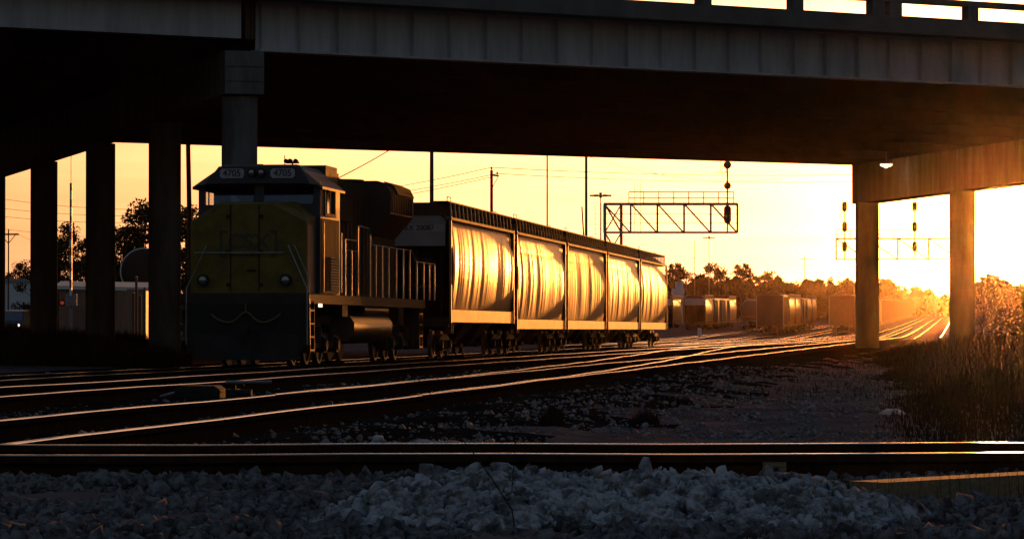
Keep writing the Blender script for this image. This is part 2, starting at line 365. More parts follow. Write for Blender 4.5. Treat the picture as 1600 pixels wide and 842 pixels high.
# local frame: x along the road, y across it (away from the camera), z up
W = 37.6
def overpass():
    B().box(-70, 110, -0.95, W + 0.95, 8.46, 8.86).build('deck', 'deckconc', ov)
    for x0, x1 in ((-70, -0.12), (0.12, 110)):
        pass
    for k in range(9):
        y = k * W / 8
        b = B()
        if k == 0:
            g = B()
            g.box(0.22, 110, -0.012, 0.012, 7.33, 8.42).box(0.22, 110, -0.22, 0.22, 7.29, 7.33).box(0.22, 110, -0.2, 0.2, 8.42, 8.457)
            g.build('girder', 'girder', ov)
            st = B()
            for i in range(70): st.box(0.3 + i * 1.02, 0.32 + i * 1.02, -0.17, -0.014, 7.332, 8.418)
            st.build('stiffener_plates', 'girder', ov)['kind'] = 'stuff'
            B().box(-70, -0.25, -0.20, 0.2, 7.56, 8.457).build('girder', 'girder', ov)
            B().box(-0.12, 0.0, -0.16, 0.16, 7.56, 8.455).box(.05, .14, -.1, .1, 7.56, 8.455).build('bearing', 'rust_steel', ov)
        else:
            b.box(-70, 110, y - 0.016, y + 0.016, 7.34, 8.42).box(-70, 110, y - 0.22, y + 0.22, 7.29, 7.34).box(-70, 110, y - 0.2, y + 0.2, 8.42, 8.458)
            b.build('girder', 'shaded_girder', ov)
    for y in (-0.78, W + 0.78):
        B().box(-70, 110, y - 0.17, y + 0.17, 8.862, 8.90).build('parapet_kerb', 'concrete', ov)
        B().box(-70, 110, y - 0.15, y + 0.15, 9.255, 9.40).build('parapet_rail', 'concrete', ov)
        for i in range(-10, 26):
            x = i * 2.83 + 1.0
            if i == 6 and y < 0:
                for dx in (-0.28, 0.28): B().box(x + dx - .2, x + dx + .2, y - 0.14, y + 0.14, 8.902, 9.253).build('parapet_post', 'concrete', ov)
            elif y < 0 or 0 <= i < 3:
                B().box(x - 0.17, x + 0.17, y - 0.14, y + 0.14, 8.902, 9.253).build('parapet_post', 'concrete', ov)
    inv = Matrix.Rotation(-atan2(D.y, D.x), 3, 'Z')
    def bent(cols, zs, end_a, end_b, rad, nm):
        L = [inv @ (Vector((x, y, 0)) - P0) for x, y in cols]
        d = (L[-1] - L[0]).normalized(); s = Vector((d.y, -d.x, 0))
        a = L[0] - d * end_a; c = L[-1] + d * end_b
        hw = 0.46
        zt = 7.285; z0, z1 = zs
        # tapered cap with chamfered soffit at its end
        b = B(); rings = []
        for t, zb in ((0.0, z0 + .05), (0.12, z0), (1.0, z1)):
            p = a + (c - a) * t
            rings.append([p + s * hw + Vector((0, 0, zb)), p + s * hw + Vector((0, 0, zt)), p - s * hw + Vector((0, 0, zt)), p - s * hw + Vector((0, 0, zb))])
        b.loft(rings, closed=True, caps=True)
        for zz in (0.36, 0.7):       # formwork joints
            for sg in (1,):
                q = a - d * 0.012
                b.beam(q - s * (hw + .01) + Vector((0, 0, z0 + zz)), q + s * (hw + .01) + Vector((0, 0, z0 + zz)), .03, .03)
        cap = b.build('pier_cap', 'concrete', ov)
        n = len(L)
        for i, p in enumerate(L):
            zb = z0 + (z1 - z0) * (i / (n - 1)) + 0.01
            w = P0 + Matrix.Rotation(atan2(D.y, D.x), 3, 'Z') @ p
            g = gz(w.x, w.y) - 0.4
            ang = atan2(d.y, d.x); cs = []
            for k in range(20):
                th = 2 * pi * k / 20
                cs.append((p.x + rad * cos(th), p.y + rad * sin(th)))
            B().prism(cs, 'z', g, zb).build('column', 'concrete', cap, smooth=40)
    bent([(-6.32, 82.3), (-8.93, 91.3), (-11.66, 100.6), (-14.5, 110), (-17.4, 119.0)], (6.24, 6.0), 0.55, 0.5, 0.42, 'a')
    bent([(20.7, 105.2), (18.4, 116.2), (16.1, 127.0), (13.8, 138.0)], (5.9, 5.77), 9.0, 0.5, 0.46, 'b')
overpass()
for o in list(bpy.data.objects):
    q = o
    while q.parent: q = q.parent
    if q == ov and o.type == 'MESH': o.data.transform(Matrix.Scale(KB, 4))
# lamp under the overpass near the far right column
ul = thing('underpass_lamp', 'lit white floodlight hanging under the overpass beside the right column', 'lamp', at(1385, 258, 158))
B().box(-.28, .28, -.16, .16, 0.02, .1).build('housing', 'galv', ul)
B().prism([(-.26, 0.018), (.26, 0.018), (.2, -.05), (.08, -.06), (.04, -.12), (-.04, -.12), (-.1, -.05), (-.2, -.04)], 'y', -.14, .14).build('lens', 'lit', ul)
B().tube([(0, 0, .1), (0, 0, 1.35)], .03).build('stem', 'galv', ul)

# ------------------------------------------------------------------ rolling stock
def wheel(parent, x, y, r=0.42, back=1):
    b = B()
    prof = [(0.0, 0.05), (r + .03, 0.05), (r + .03, .02), (r, 0.02), (r, -.07), (r - .07, -.07), (r - .1, -.02), (.14, -.02), (.1, -.09), (0.0, -.09)]
    n = 20; rings = []
    for k in range(n):
        a = 2 * pi * k / n
        rings.append([(-h * (1 if x > 0 else -1), cos(a) * q, sin(a) * q) for q, h in prof])
    rings.append(rings[0]); b.loft(rings)
    return b.build('wheel', 'wheel', parent, smooth=35, loc=(x, y, 0))
def freight_truck(parent, y):
    b = B()
    for sx in (-1, 1):
        x = sx * 1.0
        for w in ():
            pass
        poly = [(-1.15, -.02), (-1.15, .12), (-.75, .26), (-.3, .3), (.3, .3), (.75, .26), (1.15, .12), (1.15, -.02), (.85, .02), (.4, -.2), (-.4, -.2), (-.85, .02)]
        b.prism([(u, w) for u, w in poly], 'x', x - .07, x + .07)
        for yy in (-.87, .87): b.tube([(x + sx * .05, yy, 0), (x + sx * .16, yy, 0)], .13, 12)
        for k in (-.2, 0, .2): b.tube([(x + sx * .08, k, -.17), (x + sx * .08, k, .12)], .075, 8)
    b.box(-1.0, 1.0, -.2, .2, -.05, .3)
    for yy in (-.87, .87): b.tube([(-.75, yy, 0), (.75, yy, 0)], .08, 10)
    t = b.build('truck', 'black', parent, loc=(0, y, .43))
    for yy in (-.87, .87):
        for x in (-.78, .78): wheel(t, x, yy)
    return t
def coupler(parent, y, sgn, z=.88):
    b = B().box(-.07, .07, y, y + sgn * .45, z - .08, z + .08)
    b.prism([(-.16, -.17), (.16, -.17), (.2, .05), (.08, .17), (-.06, .12), (-.16, .17)], 'y', y + sgn * .45, y + sgn * .72)
    for v in range(len(b.v) - 12, len(b.v)): b.v[v] = (b.v[v][0], b.v[v][1], b.v[v][2] + z)
    b.tube([(.35, y + sgn * .1, z - .05), (.38, y + sgn * .4, z - .45), (.25, y + sgn * .65, z - .5)], .025, 6)
    return b.build('coupler', 'black', parent)

CL = 16.2
def hopper_car(label, group, seed, body='hopper_a', sill=(1.1, 1.48), barrel=0.19, ridged=False, vertical_panels=False, number=None, wav=1.0, endcol='endpanel'):
    rng = np.random.default_rng(seed)
    h = thing('hopper_car', label, 'rail car', group=group)
    zt, zb = 4.24, sill[1] + .02
    # ---- curved side sheets
    ny = 520; ns = 26
    ys = np.linspace(.72, CL - .72, ny)
    d = np.zeros(ny)
    for w, a in ((4.3, .006), (2.3, .004), (1.1, .0018), (.55, .0008)):
        d += a * wav * np.sin(ys * 2 * pi / w + rng.uniform(0, 6.3)) * (0.6 + 0.6 * np.sin(ys * .4 + rng.uniform(0, 6.3)))
    pw = .86 if not vertical_panels else .62
    edges = np.arange(.72, CL, pw); amp = rng.normal(0.002, .004, len(edges) + 1) * wav
    for i, y in enumerate(ys):
        k = int((y - .72) / pw); t = ((y - .72) / pw) % 1
        d[i] += amp[k] * (1 - (2 * t - 1) ** 2)
        e = min(t, 1 - t) * pw
        if e < .05: d[i] += .006 * (1 - e / .05)
    b = B()
    for sx in (-1, 1):
        rings = []
        ph = rng.uniform(0, 6.3)
        for i, y in enumerate(ys):
            R = []
            for j in range(ns + 1):
                s = j / ns; z = zt + (zb - zt) * s
                env = sin(pi * min(1, max(0, s * .96 + .02))) ** .6
                x = 1.33 + 0.92 * barrel * sin(pi * (0.04 + .92 * s)) ** .9 + 0.03 * s
                ex = d[int(min(ny - 1, max(0, i + 6 * sin(s * 3 + ph) * wav)))] if True else 0
                x += ex * env
                if ridged and s < .2:
                    x += .035 * (1 if int(s * 26) % 2 == 0 else 0) - .02
                if vertical_panels:
                    t = ((y - .72) / pw) % 1; e = min(t, 1 - t) * pw
                    if e < .06: x += .007 * (1 - max(0, e - .03) / .03)
                R.append((sx * x, y, z))
            rings.append(R if sx > 0 else R[::-1])
        b.loft(rings)
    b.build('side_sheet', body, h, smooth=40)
    # ---- ends: vertical upper panel, slope sheet, and mirrored
    for e, sg in ((.72, 1), (CL - .72, -1)):
        p = B(); y0 = e - sg * .06
        p.prism([(-1.26, 3.42), (1.26, 3.42), (1.3, 4.22), (.85, 4.56), (-.85, 4.56), (-1.3, 4.22)], 'y', y0, y0 + sg * .05)
        ep = p.build('end_panel', endcol, h)
        q = B(); yi = e + sg * 2.6
        q.add([(-1.26, y0, 3.42), (1.26, y0, 3.42), (1.2, yi, 1.3), (-1.2, yi, 1.3)], [(0, 1, 2, 3)])
        for x in (-1.15, -.4, .4, 1.15): q.beam((x, y0 + sg * .05, 3.3), (x, e + sg * .1, 1.1), .07, .09)
        q.beam((-1.2, y0 + sg * .03, 2.2), (1.2, y0 + sg * .03, 2.2), .06, .08)
        q.build('slope_sheet', 'black', h)
        if number and sg > 0:
            bd = B().box(-1.2, 1.23, y0 - .012, y0 - .004, 3.86, 4.08).build('number_band', 'stencil_band', h)
            text(number, 'lettering', 'ink', .225, bd, (.42, y0 - .016, 3.965), (pi / 2, 0, 0), ext=.003, weight=.004, sx=1.0)
    # ---- top chord, roof, running board
    r = B()
    for sx in (-1, 1):
        r.prism([(sx * 1.30, 4.22), (sx * 1.52, 4.20), (sx * 1.52, 4.28), (sx * 1.3, 4.34)] if sx > 0 else [(-1.3, 4.34), (-1.52, 4.28), (-1.52, 4.2), (-1.3, 4.22)], 'y', .4, CL - .4)
    r.build('top_chord', 'chord', h)
    r = B()
    r.prism([(-1.32, 4.342), (1.32, 4.342), (.88, 4.66), (-.88, 4.66)], 'y', .62, CL - .62)
    n = 17
    for i in range(n):
        y = .9 + i * (CL - 1.8) / (n - 1)
        for sx in (-1, 1): r.beam((sx * 1.44, y, 4.27), (sx * 1.40, y, 4.735), .05, .045, 1, up=Vector((0, 1, 0)))
    r.build('roof', ['rust_steel', 'endpanel'], h)
    w = B()
    for sx in (-1, 1): w.box(sx * .95, sx * 1.43, .35, CL - .35, 4.74, 4.775)
    for i in range(12):
        y = .6 + i * (CL - 1.2) / 11
        w.box(-1.38, 1.38, y - .03, y + .03, 4.69, 4.738)
    for sx in (-1, 1):
        w.tube([(sx * 1.38, .4, 4.78), (sx * 1.38, .4, 4.9), (sx * 1.38, 1.2, 4.9), (sx * 1.38, 1.2, 4.78)], .014, 6)
        w.tube([(sx * .98, CL - 2.2, 4.78), (sx * .98, CL - 2.2, 4.92), (sx * .98, CL - 1.2, 4.92), (sx * .98, CL - 1.2, 4.78)], .014, 6)
    w.build('running_board', 'rust_steel', h)
    for i in range(5): B().box(-.42, .42, 1.5 + i * 2.9, 3.3 + i * 2.9, 4.662, 4.735).build('hatch', 'roof', h)
    # ---- sills, end posts, ladders
    s = B()
    for sx in (-1, 1):
        s.box(sx * 1.44, sx * 1.5, .42, CL - .42, sill[0], sill[1])
    s.build('side_sill', 'sill', h)
    ce = B().box(-.2, .2, .3, CL - .3, .85, 1.1)
    for y in (.35, CL - .55): ce.box(-1.42, 1.42, y, y + .2, .95, 1.25)
    ce.build('centre_sill', 'black', h)
    for sx in (-1, 1):
        for y in (.45, CL - .45):
            B().box(sx * 1.445, sx * 1.512, y - .035, y + .035, sill[0] - .02, 4.3).build('corner_post', 'hopper_b', h)
    for sx in (-1, 1):
        for y in (.62, CL - .95):
            l = B(); l.tube([(sx * 1.47, y, .75), (sx * 1.47, y, 4.2)], .018, 6); l.tube([(sx * 1.47, y + .36, .75), (sx * 1.47, y + .36, 3.2)], .018, 6)
            for k in range(8): l.tube([(sx * 1.47, y, .85 + k * .33), (sx * 1.47, y + .36, .85 + k * .33)], .013, 5)
            l.build('ladder', 'rust_steel', h)
    # ---- discharge bays
    hb = B()
    for k in range(3):
        y = 4.1 + k * 4.0
        hb.loft([[(-1.25, y - 1.7, 1.35), (1.25, y - 1.7, 1.35), (1.25, y + 1.7, 1.35), (-1.25, y + 1.7, 1.35)],
                 [(-.5, y - .4, .42), (.5, y - .4, .42), (.5, y + .4, .42), (-.5, y + .4, .42)]], closed=True, caps=True)
        hb.box(-.75, .75, y - .3, y + .3, .3, .42)
    hb.tube([(-1.2, 3.0, .8), (-1.2, 13, .8)], .04, 6)
    hb.build('discharge_hopper', 'black', h)
    freight_truck(h, 2.0); freight_truck(h, CL - 2.0)
    coupler(h, .35, -1); coupler(h, CL - .35, 1)
    bw = B(); pts = [(.75 + .26 * cos(a), .3, 2.9 + .26 * sin(a)) for a in np.linspace(0, 2 * pi, 15)]
    bw.tube(pts, .018, 6); bw.beam((.5, .3, 2.9), (1.0, .3, 2.9), .03, .03); bw.beam((.75, .3, 2.65), (.75, .3, 3.15), .03, .03); bw.box(.6, .9, .32, .6, 2.75, 3.05)
    bw.build('brake_wheel', 'black', h)
    return h

def ulocate(o, u, y, z=0.0):
    o.location = (u + .126 * y, y, z + rise(y)); o.rotation_euler = (0, 0, ROTZ)
    if rise(y) > 0: o.rotation_euler = (radians(0.35), 0, ROTZ)

HG = 'hopper cars coupled behind the locomotive'
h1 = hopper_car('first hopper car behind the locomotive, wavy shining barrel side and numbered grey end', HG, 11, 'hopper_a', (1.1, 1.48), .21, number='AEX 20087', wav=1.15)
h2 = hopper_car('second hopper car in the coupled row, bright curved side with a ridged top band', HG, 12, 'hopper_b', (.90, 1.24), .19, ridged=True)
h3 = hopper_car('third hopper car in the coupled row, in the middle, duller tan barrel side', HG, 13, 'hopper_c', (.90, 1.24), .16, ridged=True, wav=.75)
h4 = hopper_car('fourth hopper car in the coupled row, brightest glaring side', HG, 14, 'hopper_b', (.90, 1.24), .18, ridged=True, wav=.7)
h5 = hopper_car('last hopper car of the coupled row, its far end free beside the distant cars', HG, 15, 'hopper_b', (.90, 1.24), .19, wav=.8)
for i, hc in enumerate((h1, h2, h3, h4, h5)):
    ulocate(hc, -16.94, 107.55 + i * CL * .9922)

# ------------------------------------------------------------------ locomotive
def locomotive():
    L = thing('locomotive', 'dark freight locomotive with yellow nose, numbered cab and long hood, heading the hopper train', 'locomotive')
    # underframe and walkway
    f = B(); f.box(-1.49, 1.49, .75, 19.4, 1.56, 1.74); f.box(-.9, .9, .9, 19.2, 1.0, 1.56)
    f.box(-1.5, 1.5, 5.4, 6.2, 1.2, 1.56); f.build('underframe', 'black', L)
    B().box(1.491, 1.51, .8, 19.38, 1.5, 1.73).box(-1.51, -1.491, .8, 19.38, 1.5, 1.73).build('walkway_edge', 'edge', L)
    # nose
    nz = B(); poly = [(-1.42, 1.745), (1.42, 1.745), (1.42, 3.50), (.62, 3.93), (-.7, 3.93), (-1.42, 3.48)]
    back = [(-1.42, 1.745), (1.42, 1.745), (1.42, 3.62), (.95, 4.0), (-.95, 4.0), (-1.42, 3.62)]
    nz.loft([[(x * .985, .72, z if z < 2 else z - .03) for x, z in poly], [(x, .80, z) for x, z in poly], [(x, 2.15, z) for x, z in back]], closed=True, caps=True)
    nose = nz.build('nose', 'yellow', L)
    B().box(1.425, 1.432, .9, 2.1, 1.76, 3.4).build('nose_side_panel', 'blue', L)
    dr = B()
    for x in (-.42, .28): dr.box(x - .012, x + .012, .70, .722, 1.8, 3.88)
    dr.box(-.42, .28, .70, .72, 2.65, 2.67); dr.box(.0, .2, .66, .70, 2.28, 2.32)
    for x in (-.47, .33):
        for z in (1.95, 2.75, 3.6): dr.box(x - .05, x + .05, .695, .722, z - .04, z + .04)
    dr.build('nose_door', 'black', L)
    text('CSX', 'lettering', 'fade', .50, nose, (.02, .715, 2.98), (pi / 2, 0, 0), ext=.008, weight=.010, sx=1.08)
    br = B()
    for sx in (-1, 1):
        x = .02 + sx * .68
        br.box(x - .03, x + .03, .706, .718, 2.62, 3.26); br.box(x, x - sx * .16, .706, .718, 3.2, 3.26); br.box(x, x - sx * .16, .706, .718, 2.62, 2.68)
    br.build('logo_bracket', 'fade', nose)
    for x in (-1.08, .95):
        hd = B(); hd.tube([(x, .56, 2.06), (x, .74, 2.06)], .14, 18); o = hd.build('ditch_light', 'black', L, smooth=40)
        B().tube([(x, .548, 2.06), (x, .572, 2.06)], [.08, .105], 18).build('lens', 'lens', o, smooth=50)
    # cab
    c = B(); y0, y1 = 2.15, 4.9; hw = 1.52; t = .06
    c.box(-hw, hw, y0, y0 + t, 1.745, 3.93)                       # front below the windows
    c.box(-hw, hw, y1 - t, y1, 1.745, 3.95); c.box(-1.05, hw, y1 - t, y1, 3.95, 4.42); c.box(-hw, -1.28, y1 - t, y1, 3.95, 4.42); c.box(-1.28, -1.05, y1 - t, y1, 4.27, 4.42)
    for sx in (-1, 1):
        a, b_ = sx * hw, sx * (hw - t)
        c.box(a, b_, y0 + t, y1 - t, 1.745, 3.74); c.box(a, b_, y0 + t, 2.75, 3.74, 4.42); c.box(a, b_, 4.1, y1 - t, 3.74, 4.42); c.box(a, b_, 2.75, 4.1, 4.36, 4.42)
        c.box(a, sx * (hw - .16), y0, y0 + t, 3.93, 4.45)
    c.box(-.12, .12, y0, y0 + t, 3.93, 4.45); c.box(-hw, hw, y0, y0 + t, 4.42, 4.47)
    c.box(-1.3, 1.3, 3.0, 4.3, 1.75, 2.6)
    cab = c.build('cab', 'blue', L)
    for sx in (-1, 1):
        B().box(sx * (hw + .002), sx * (hw + .012), 2.3, 4.75, 1.76, 3.60).build('side_panel', 'hood', cab)
    for sx in (-1, 1):
        x0, x1 = (.13, 1.35) if sx > 0 else (-1.35, -.13)
        B().add([(x0, y0 - .09, 3.94), (x1, y0 - .09, 3.94), (x1, y0 + .09, 4.41), (x0, y0 + .09, 4.41)], [(0, 1, 2, 3)]).build('windshield', 'glass', L)
        fr = B(); a = sx * (hw + .03)
        for q in ((2.68, 2.76, 3.68, 4.42), (4.08, 4.16, 3.68, 4.42), (2.68, 4.16, 3.66, 3.74), (2.68, 4.16, 4.36, 4.42), (3.40, 3.45, 3.7, 4.4)): fr.box(sx * (hw + .001), a, *q)
        wf = fr.build('side_window', 'edge', L)
        B().add([(sx * (hw - .03), 2.76, 3.74), (sx * (hw - .03), 4.08, 3.74), (sx * (hw - .03), 4.08, 4.36), (sx * (hw - .03), 2.76, 4.36)], [(0, 1, 2, 3)]).build('pane', 'glass', wf)
        lv = B()
        for k in range(12): lv.box(sx * (hw + .013), sx * (hw + .045), 3.4, 4.6, 1.86 + k * .07, 1.895 + k * .07)
        lv.build('louvre_panel', 'roof', L)
        gr = B().tube([(sx * (hw + .06), 2.3, 1.8), (sx * (hw + .06), 2.3, 3.5)], .016, 6).tube([(sx * (hw + .06), 4.8, 1.8), (sx * (hw + .06), 4.8, 3.3)], .016, 6)
        gr.build('grab_iron', 'railing', L)
    # roof with sloped sides and overhanging eaves
    r = B(); pf = [(-1.62, 4.30), (-1.62, 4.36), (-.82, 4.90), (.98, 4.90), (1.62, 4.36), (1.62, 4.30), (1.5, 4.40), (.8, 4.475), (-.8, 4.475), (-1.5, 4.40)]
    r.loft([[(x, 1.9, z) for x, z in pf], [(x, 5.1, z) for x, z in pf]], closed=True, caps=True)
    rf = r.build('cab_roof', 'roof', L)
    B().prism([(-1.3, 4.44), (1.3, 4.44), (1.05, 4.86), (-.95, 4.86)], 'y', 1.86, 1.898).build('roof_front', 'blue', L)
    for x in (-.62, .64):
        nb = B().prism([(x - .3, 4.62), (x - .25, 4.57), (x + .25, 4.57), (x + .3, 4.62), (x + .3, 4.75), (x + .25, 4.8), (x - .25, 4.8), (x - .3, 4.75)], 'y', 1.83, 1.858).build('number_board', 'endpanel', L)
        text('4705', 'lettering', 'ink', .235, nb, (x, 1.826, 4.685), (pi / 2, 0, 0), ext=.003, weight=.006, sx=.95)
    for x in (-.12, .12):
        o = B().tube([(x, 1.72, 4.70), (x, 1.86, 4.70)], .105, 18).build('headlight', 'black', L, smooth=40)
        B().tube([(x, 1.705, 4.70), (x, 1.74, 4.70)], [.05, .088], 18).build('lens', 'lens', o, smooth=50)
        for k, (dx, dy) in enumerate(((0, 0), (.12, .1), (-.12, .1))): B().tube([(.6 + dx, 3.3 + dy, 5.04), (.6 + dx, 3.0 + dy, 5.04)], [.03, .06], 8).build('horn', 'black', L)
    B().box(.44, .76, 3.3, 3.42, 4.99, 5.03).tube([(.6, 3.34, 4.9), (.6, 3.34, 5.04)], .02, 6).build('horn_bracket', 'black', L)
    an = B().tube([(.2, 4.4, 4.9), (.2, 4.4, 5.25)], .012, 5).tube([(-.4, 4.2, 4.9), (-.4, 4.2, 5.02)], .09, 8).build('antenna', 'black', L)
    # long hood
    h = B(); hp = [(-.98, 1.745), (.98, 1.745), (.98, 4.55), (.8, 4.86), (-.8, 4.86), (-.98, 4.55)]
    h.prism(hp, 'y', 4.92, 17.1); hood = h.build('long_hood', 'hood', L)
    hd = B()
    for sx in (-1, 1):
        for y in np.arange(5.3, 12.6, .62):
            hd.box(sx * .982, sx * 1.0, y, y + .04, 1.85, 4.3)
    hd.build('hood_door_frames', 'dark_metal', hood)['kind'] = 'stuff'
    B().box(-1.15, 1.15, 4.95, 6.6, 4.2, 5.02).box(-.7, .7, 6.6, 9.4, 4.862, 5.0).build('air_intake', 'dark_metal', L)
    B().box(-1.1, 1.1, 6.7, 9.0, 3.7, 4.5).build('blower_housing', 'hood', L)
    B().tube([(0, 9.9, 4.86), (0, 9.9, 5.08)], [.32, .26], 12).build('exhaust_stack', 'dark_metal', L)
    rd = B(); rp = [(-1.0, 3.45), (1.0, 3.45), (1.52, 4.05), (1.54, 4.62), (1.42, 4.84), (1.15, 4.96), (-1.15, 4.96), (-1.42, 4.84), (-1.54, 4.62), (-1.52, 4.05)]
    rd.prism(rp, 'y', 12.9, 17.0); rad = rd.build('radiator', 'dark_metal', L, smooth=35)
    g = B()
    for sx in (-1, 1):
        for k in range(12): g.box(sx * 1.52, sx * 1.56, 13.2 + k * .31, 13.24 + k * .31, 4.1, 4.58)
    g.box(-1.52, 1.52, 13.2, 16.7, 4.12, 4.56).build('grille', 'black', rad)
    rs = B(); rs.prism([(1.16, 4.965), (1.43, 4.845), (1.55, 4.62), (1.575, 4.62), (1.45, 4.87), (1.17, 4.99)], 'y', 14.0, 16.95); rs.build('radiator_edge', 'hood', rad)
    for y in (13.9, 15.9): B().tube([(0, y, 4.96), (0, y, 5.03)], .62, 20).build('fan', 'dark_metal', rad)
    # fuel tank, reservoir
    ft = B(); fp = [(1.38, 1.22), (1.50, 1.05), (1.50, .82), (1.36, .62), (1.0, .5), (-1.0, .5), (-1.36, .62), (-1.5, .82), (-1.5, 1.05), (-1.38, 1.22)]
    ft.prism(fp, 'y', 7.2, 13.4); ft.build('fuel_tank', 'tank', L, smooth=50)
    for sx in (-1, 1): B().tube([(sx * 1.25, 9.6, 1.40), (sx * 1.25, 13.6, 1.40)], .13, 14).build('air_reservoir', 'tank', L, smooth=50)
    # trucks
    for yc in (3.9, 16.2):
        tb = B()
        for sx in (-1, 1):
            x = sx * 1.18
            tb.prism([(-2.3, .35), (-2.3, .7), (-1.2, .78), (1.2, .78), (2.3, .7), (2.3, .35), (1.2, .42), (-1.2, .42)], 'x', x - .08, x + .08)
            for k in (-1.75, 0, 1.75):
                tb.box(x - .12, x + sx * .16, k - .2, k + .2, .3, .68); tb.tube([(x + sx * .08, k, .5), (x + sx * .2, k, .5)], .15, 12)
            for k in (-.9, .9): tb.tube([(x + sx * .1, k, .55), (x + sx * .1, k, .95)], .11, 8)
        tb.box(-1.1, 1.1, -.5, .5, .5, .98)
        t = tb.build('truck', 'black', L, loc=(0, yc, 0))
        for k in (-1.75, 0, 1.75):
            for x in (-.79, .79): wheel(t, x, k, .51).location = (x, k, .51)
    # pilot, plow, steps, coupler
    p = B(); p.prism([(-1.45, 1.5), (1.45, 1.5), (1.45, .5), (1.2, .14), (-1.2, .14), (-1.45, .5)], 'y', .55, .64)
    p.loft([[(-1.3, .55, .75), (0, .30, .75), (1.3, .55, .75)], [(-1.25, .42, .14), (0, .05, .14), (1.25, .42, .14)]])
    p.build('pilot_plow', 'black', L)
    B().box(-1.52, 1.52, .66, .8, 1.45, 1.75).build('end_platform', 'dark_metal', L)
    for sx in (-1, 1):
        for y in (1.1, 18.6):
            s = B()
            for k in range(4): s.box(sx * 1.05, sx * 1.52, y - .25, y + .25, .35 + k * .32, .39 + k * .32)
            s.box(sx * 1.05, sx * 1.52, y - .28, y - .25, .3, 1.55); s.box(sx * 1.05, sx * 1.52, y + .25, y + .28, .3, 1.55)
            s.build('step', 'dark_metal', L)
    coupler(L, .5, -1, .88)
    hs = B()
    pts = [(-.78 + i * .19, .52 - .05 * sin(i), 1.28 - .26 * sin(pi * min(i, 4) / 4.0 * .95) if i <= 4 else 1.36 - .3 * sin(pi * (i - 4) / 4.0 * .95)) for i in range(9)]
    P = []
    for x in np.linspace(-.85, .85, 26):
        z = 1.02 + .27 * (math.exp(-(x / .22) ** 2)) + .22 * (abs(x) / .85) ** 4
        P.append((x, .5, z))
    hs.tube(P, .026, 7); hs.tube([(0, .5, 1.28), (0, .5, 1.5)], .025, 6); hs.build('brake_hose', 'rubber', L, smooth=60)
    # handrails
    fr = B()
    fr.tube([(1.0, .66, 2.9), (1.48, .6, 1.85), (1.48, .6, .5)], .018, 6).tube([(1.15, .66, 2.9), (1.5, .75, 2.1), (1.52, .75, .5)], .016, 6)
    fr.tube([(-1.0, .66, 2.9), (-1.48, .6, 1.85), (-1.48, .6, .5)], .018, 6)
    fr.tube([(-1.3, .62, 2.72), (.9, .62, 2.72)], .014, 6)
    fr.build('front_handrail', 'railing', L)
    for sx in (-1, 1):
        hr = B(); x = sx * 1.5
        def Yp(px):        # position along the walkway seen at this column
            return 15.68 / (0.126 - (px - 800) / F) - 85.0
        top = [(541, 3.17), (560, 3.17), (562, 3.57), (578, 3.55), (584, 3.13), (645, 3.12), (652, 2.83), (681, 2.82)]
        hr.tube([(x, Yp(a), z) for a, z in top], .020, 8)
        for a, z in ((541, 3.17), (551, 2.9), (561, 3.55), (580, 3.4), (589, 3.13), (599, 3.13), (609, 3.13), (621, 3.12), (632, 3.12), (642, 3.12), (653, 2.83), (664, 2.83), (673, 2.82), (681, 2.82)):
            hr.box(x - .02, x + .02, Yp(a) - .022, Yp(a) + .022, 1.742, z)
        hr.tube([(x, Yp(541), 2.9), (x, Yp(560), 2.9)], .012, 6)
        hr.build('handrail', 'railing', L)
    sl = B().box(1.50, 1.56, 2.0, 2.2, 1.42, 1.50).build('step_light', 'smalllit', L)
    return L
loco = locomotive(); ulocate(loco, -17.18, 85.0)
bpy.context.view_layer.update()
# ------------------------------------------------------------------ distant cars
def box_car(label, group, m='brown', L=15.8, hz=4.35, door=True):
    h = thing('boxcar', label, 'rail car', group=group)
    b = B(); b.box(-1.45, 1.45, .4, L, 1.0, hz - .12)
    for sx in (-1, 1):
        for y in np.arange(.9, L - .3, 1.05):
            if not (door and L / 2 - 1.6 < y < L / 2 + 1.6): b.box(sx * 1.45, sx * 1.53, y - .09, y + .09, 1.05, hz - .15)
        b.box(sx * 1.45, sx * 1.54, .4, L, .95, 1.12); b.box(sx * 1.45, sx * 1.54, .4, L, hz - .2, hz - .05)
    for x in (-.9, -.3, .3, .9): b.box(x - .05, x + .05, .33, .4, 1.05, hz - .3)
    b.build('body', m, h)
    B().prism([(-1.5, hz - .12), (1.5, hz - .12), (1.1, hz + .04), (0, hz + .1), (-1.1, hz + .04)], 'y', .36, L + .04).build('roof', 'roof', h)
    if door:
        for sx in (-1, 1):
            B().box(sx * 1.455, sx * 1.56, L / 2 - 1.45, L / 2 + 1.45, 1.1, hz - .25).build('door', 'greybox' if m == 'brown' else 'brown', h)
    for sx in (-1, 1):
        for y in (.45, L - .05):
            B().box(sx * 1.5, sx * 1.58, y - .06, y + .06, .6, hz - .1).build('corner_post', 'galv', h)
        l = B()
        for k in range(9): l.tube([(sx * 1.57, .5, .7 + k * .38), (sx * 1.57, .95, .7 + k * .38)], .016, 5)
        l.tube([(sx * 1.57, .95, .6), (sx * 1.57, .95, 3.9)], .018, 5)
        l.build('ladder', 'galv', h)
    B().box(-.25, .25, .3, L - .1, .75, 1.0).build('centre_sill', 'black', h)
    freight_truck(h, 2.1); freight_truck(h, L - 1.9); coupler(h, .3, -1); coupler(h, L, 1)
    return h
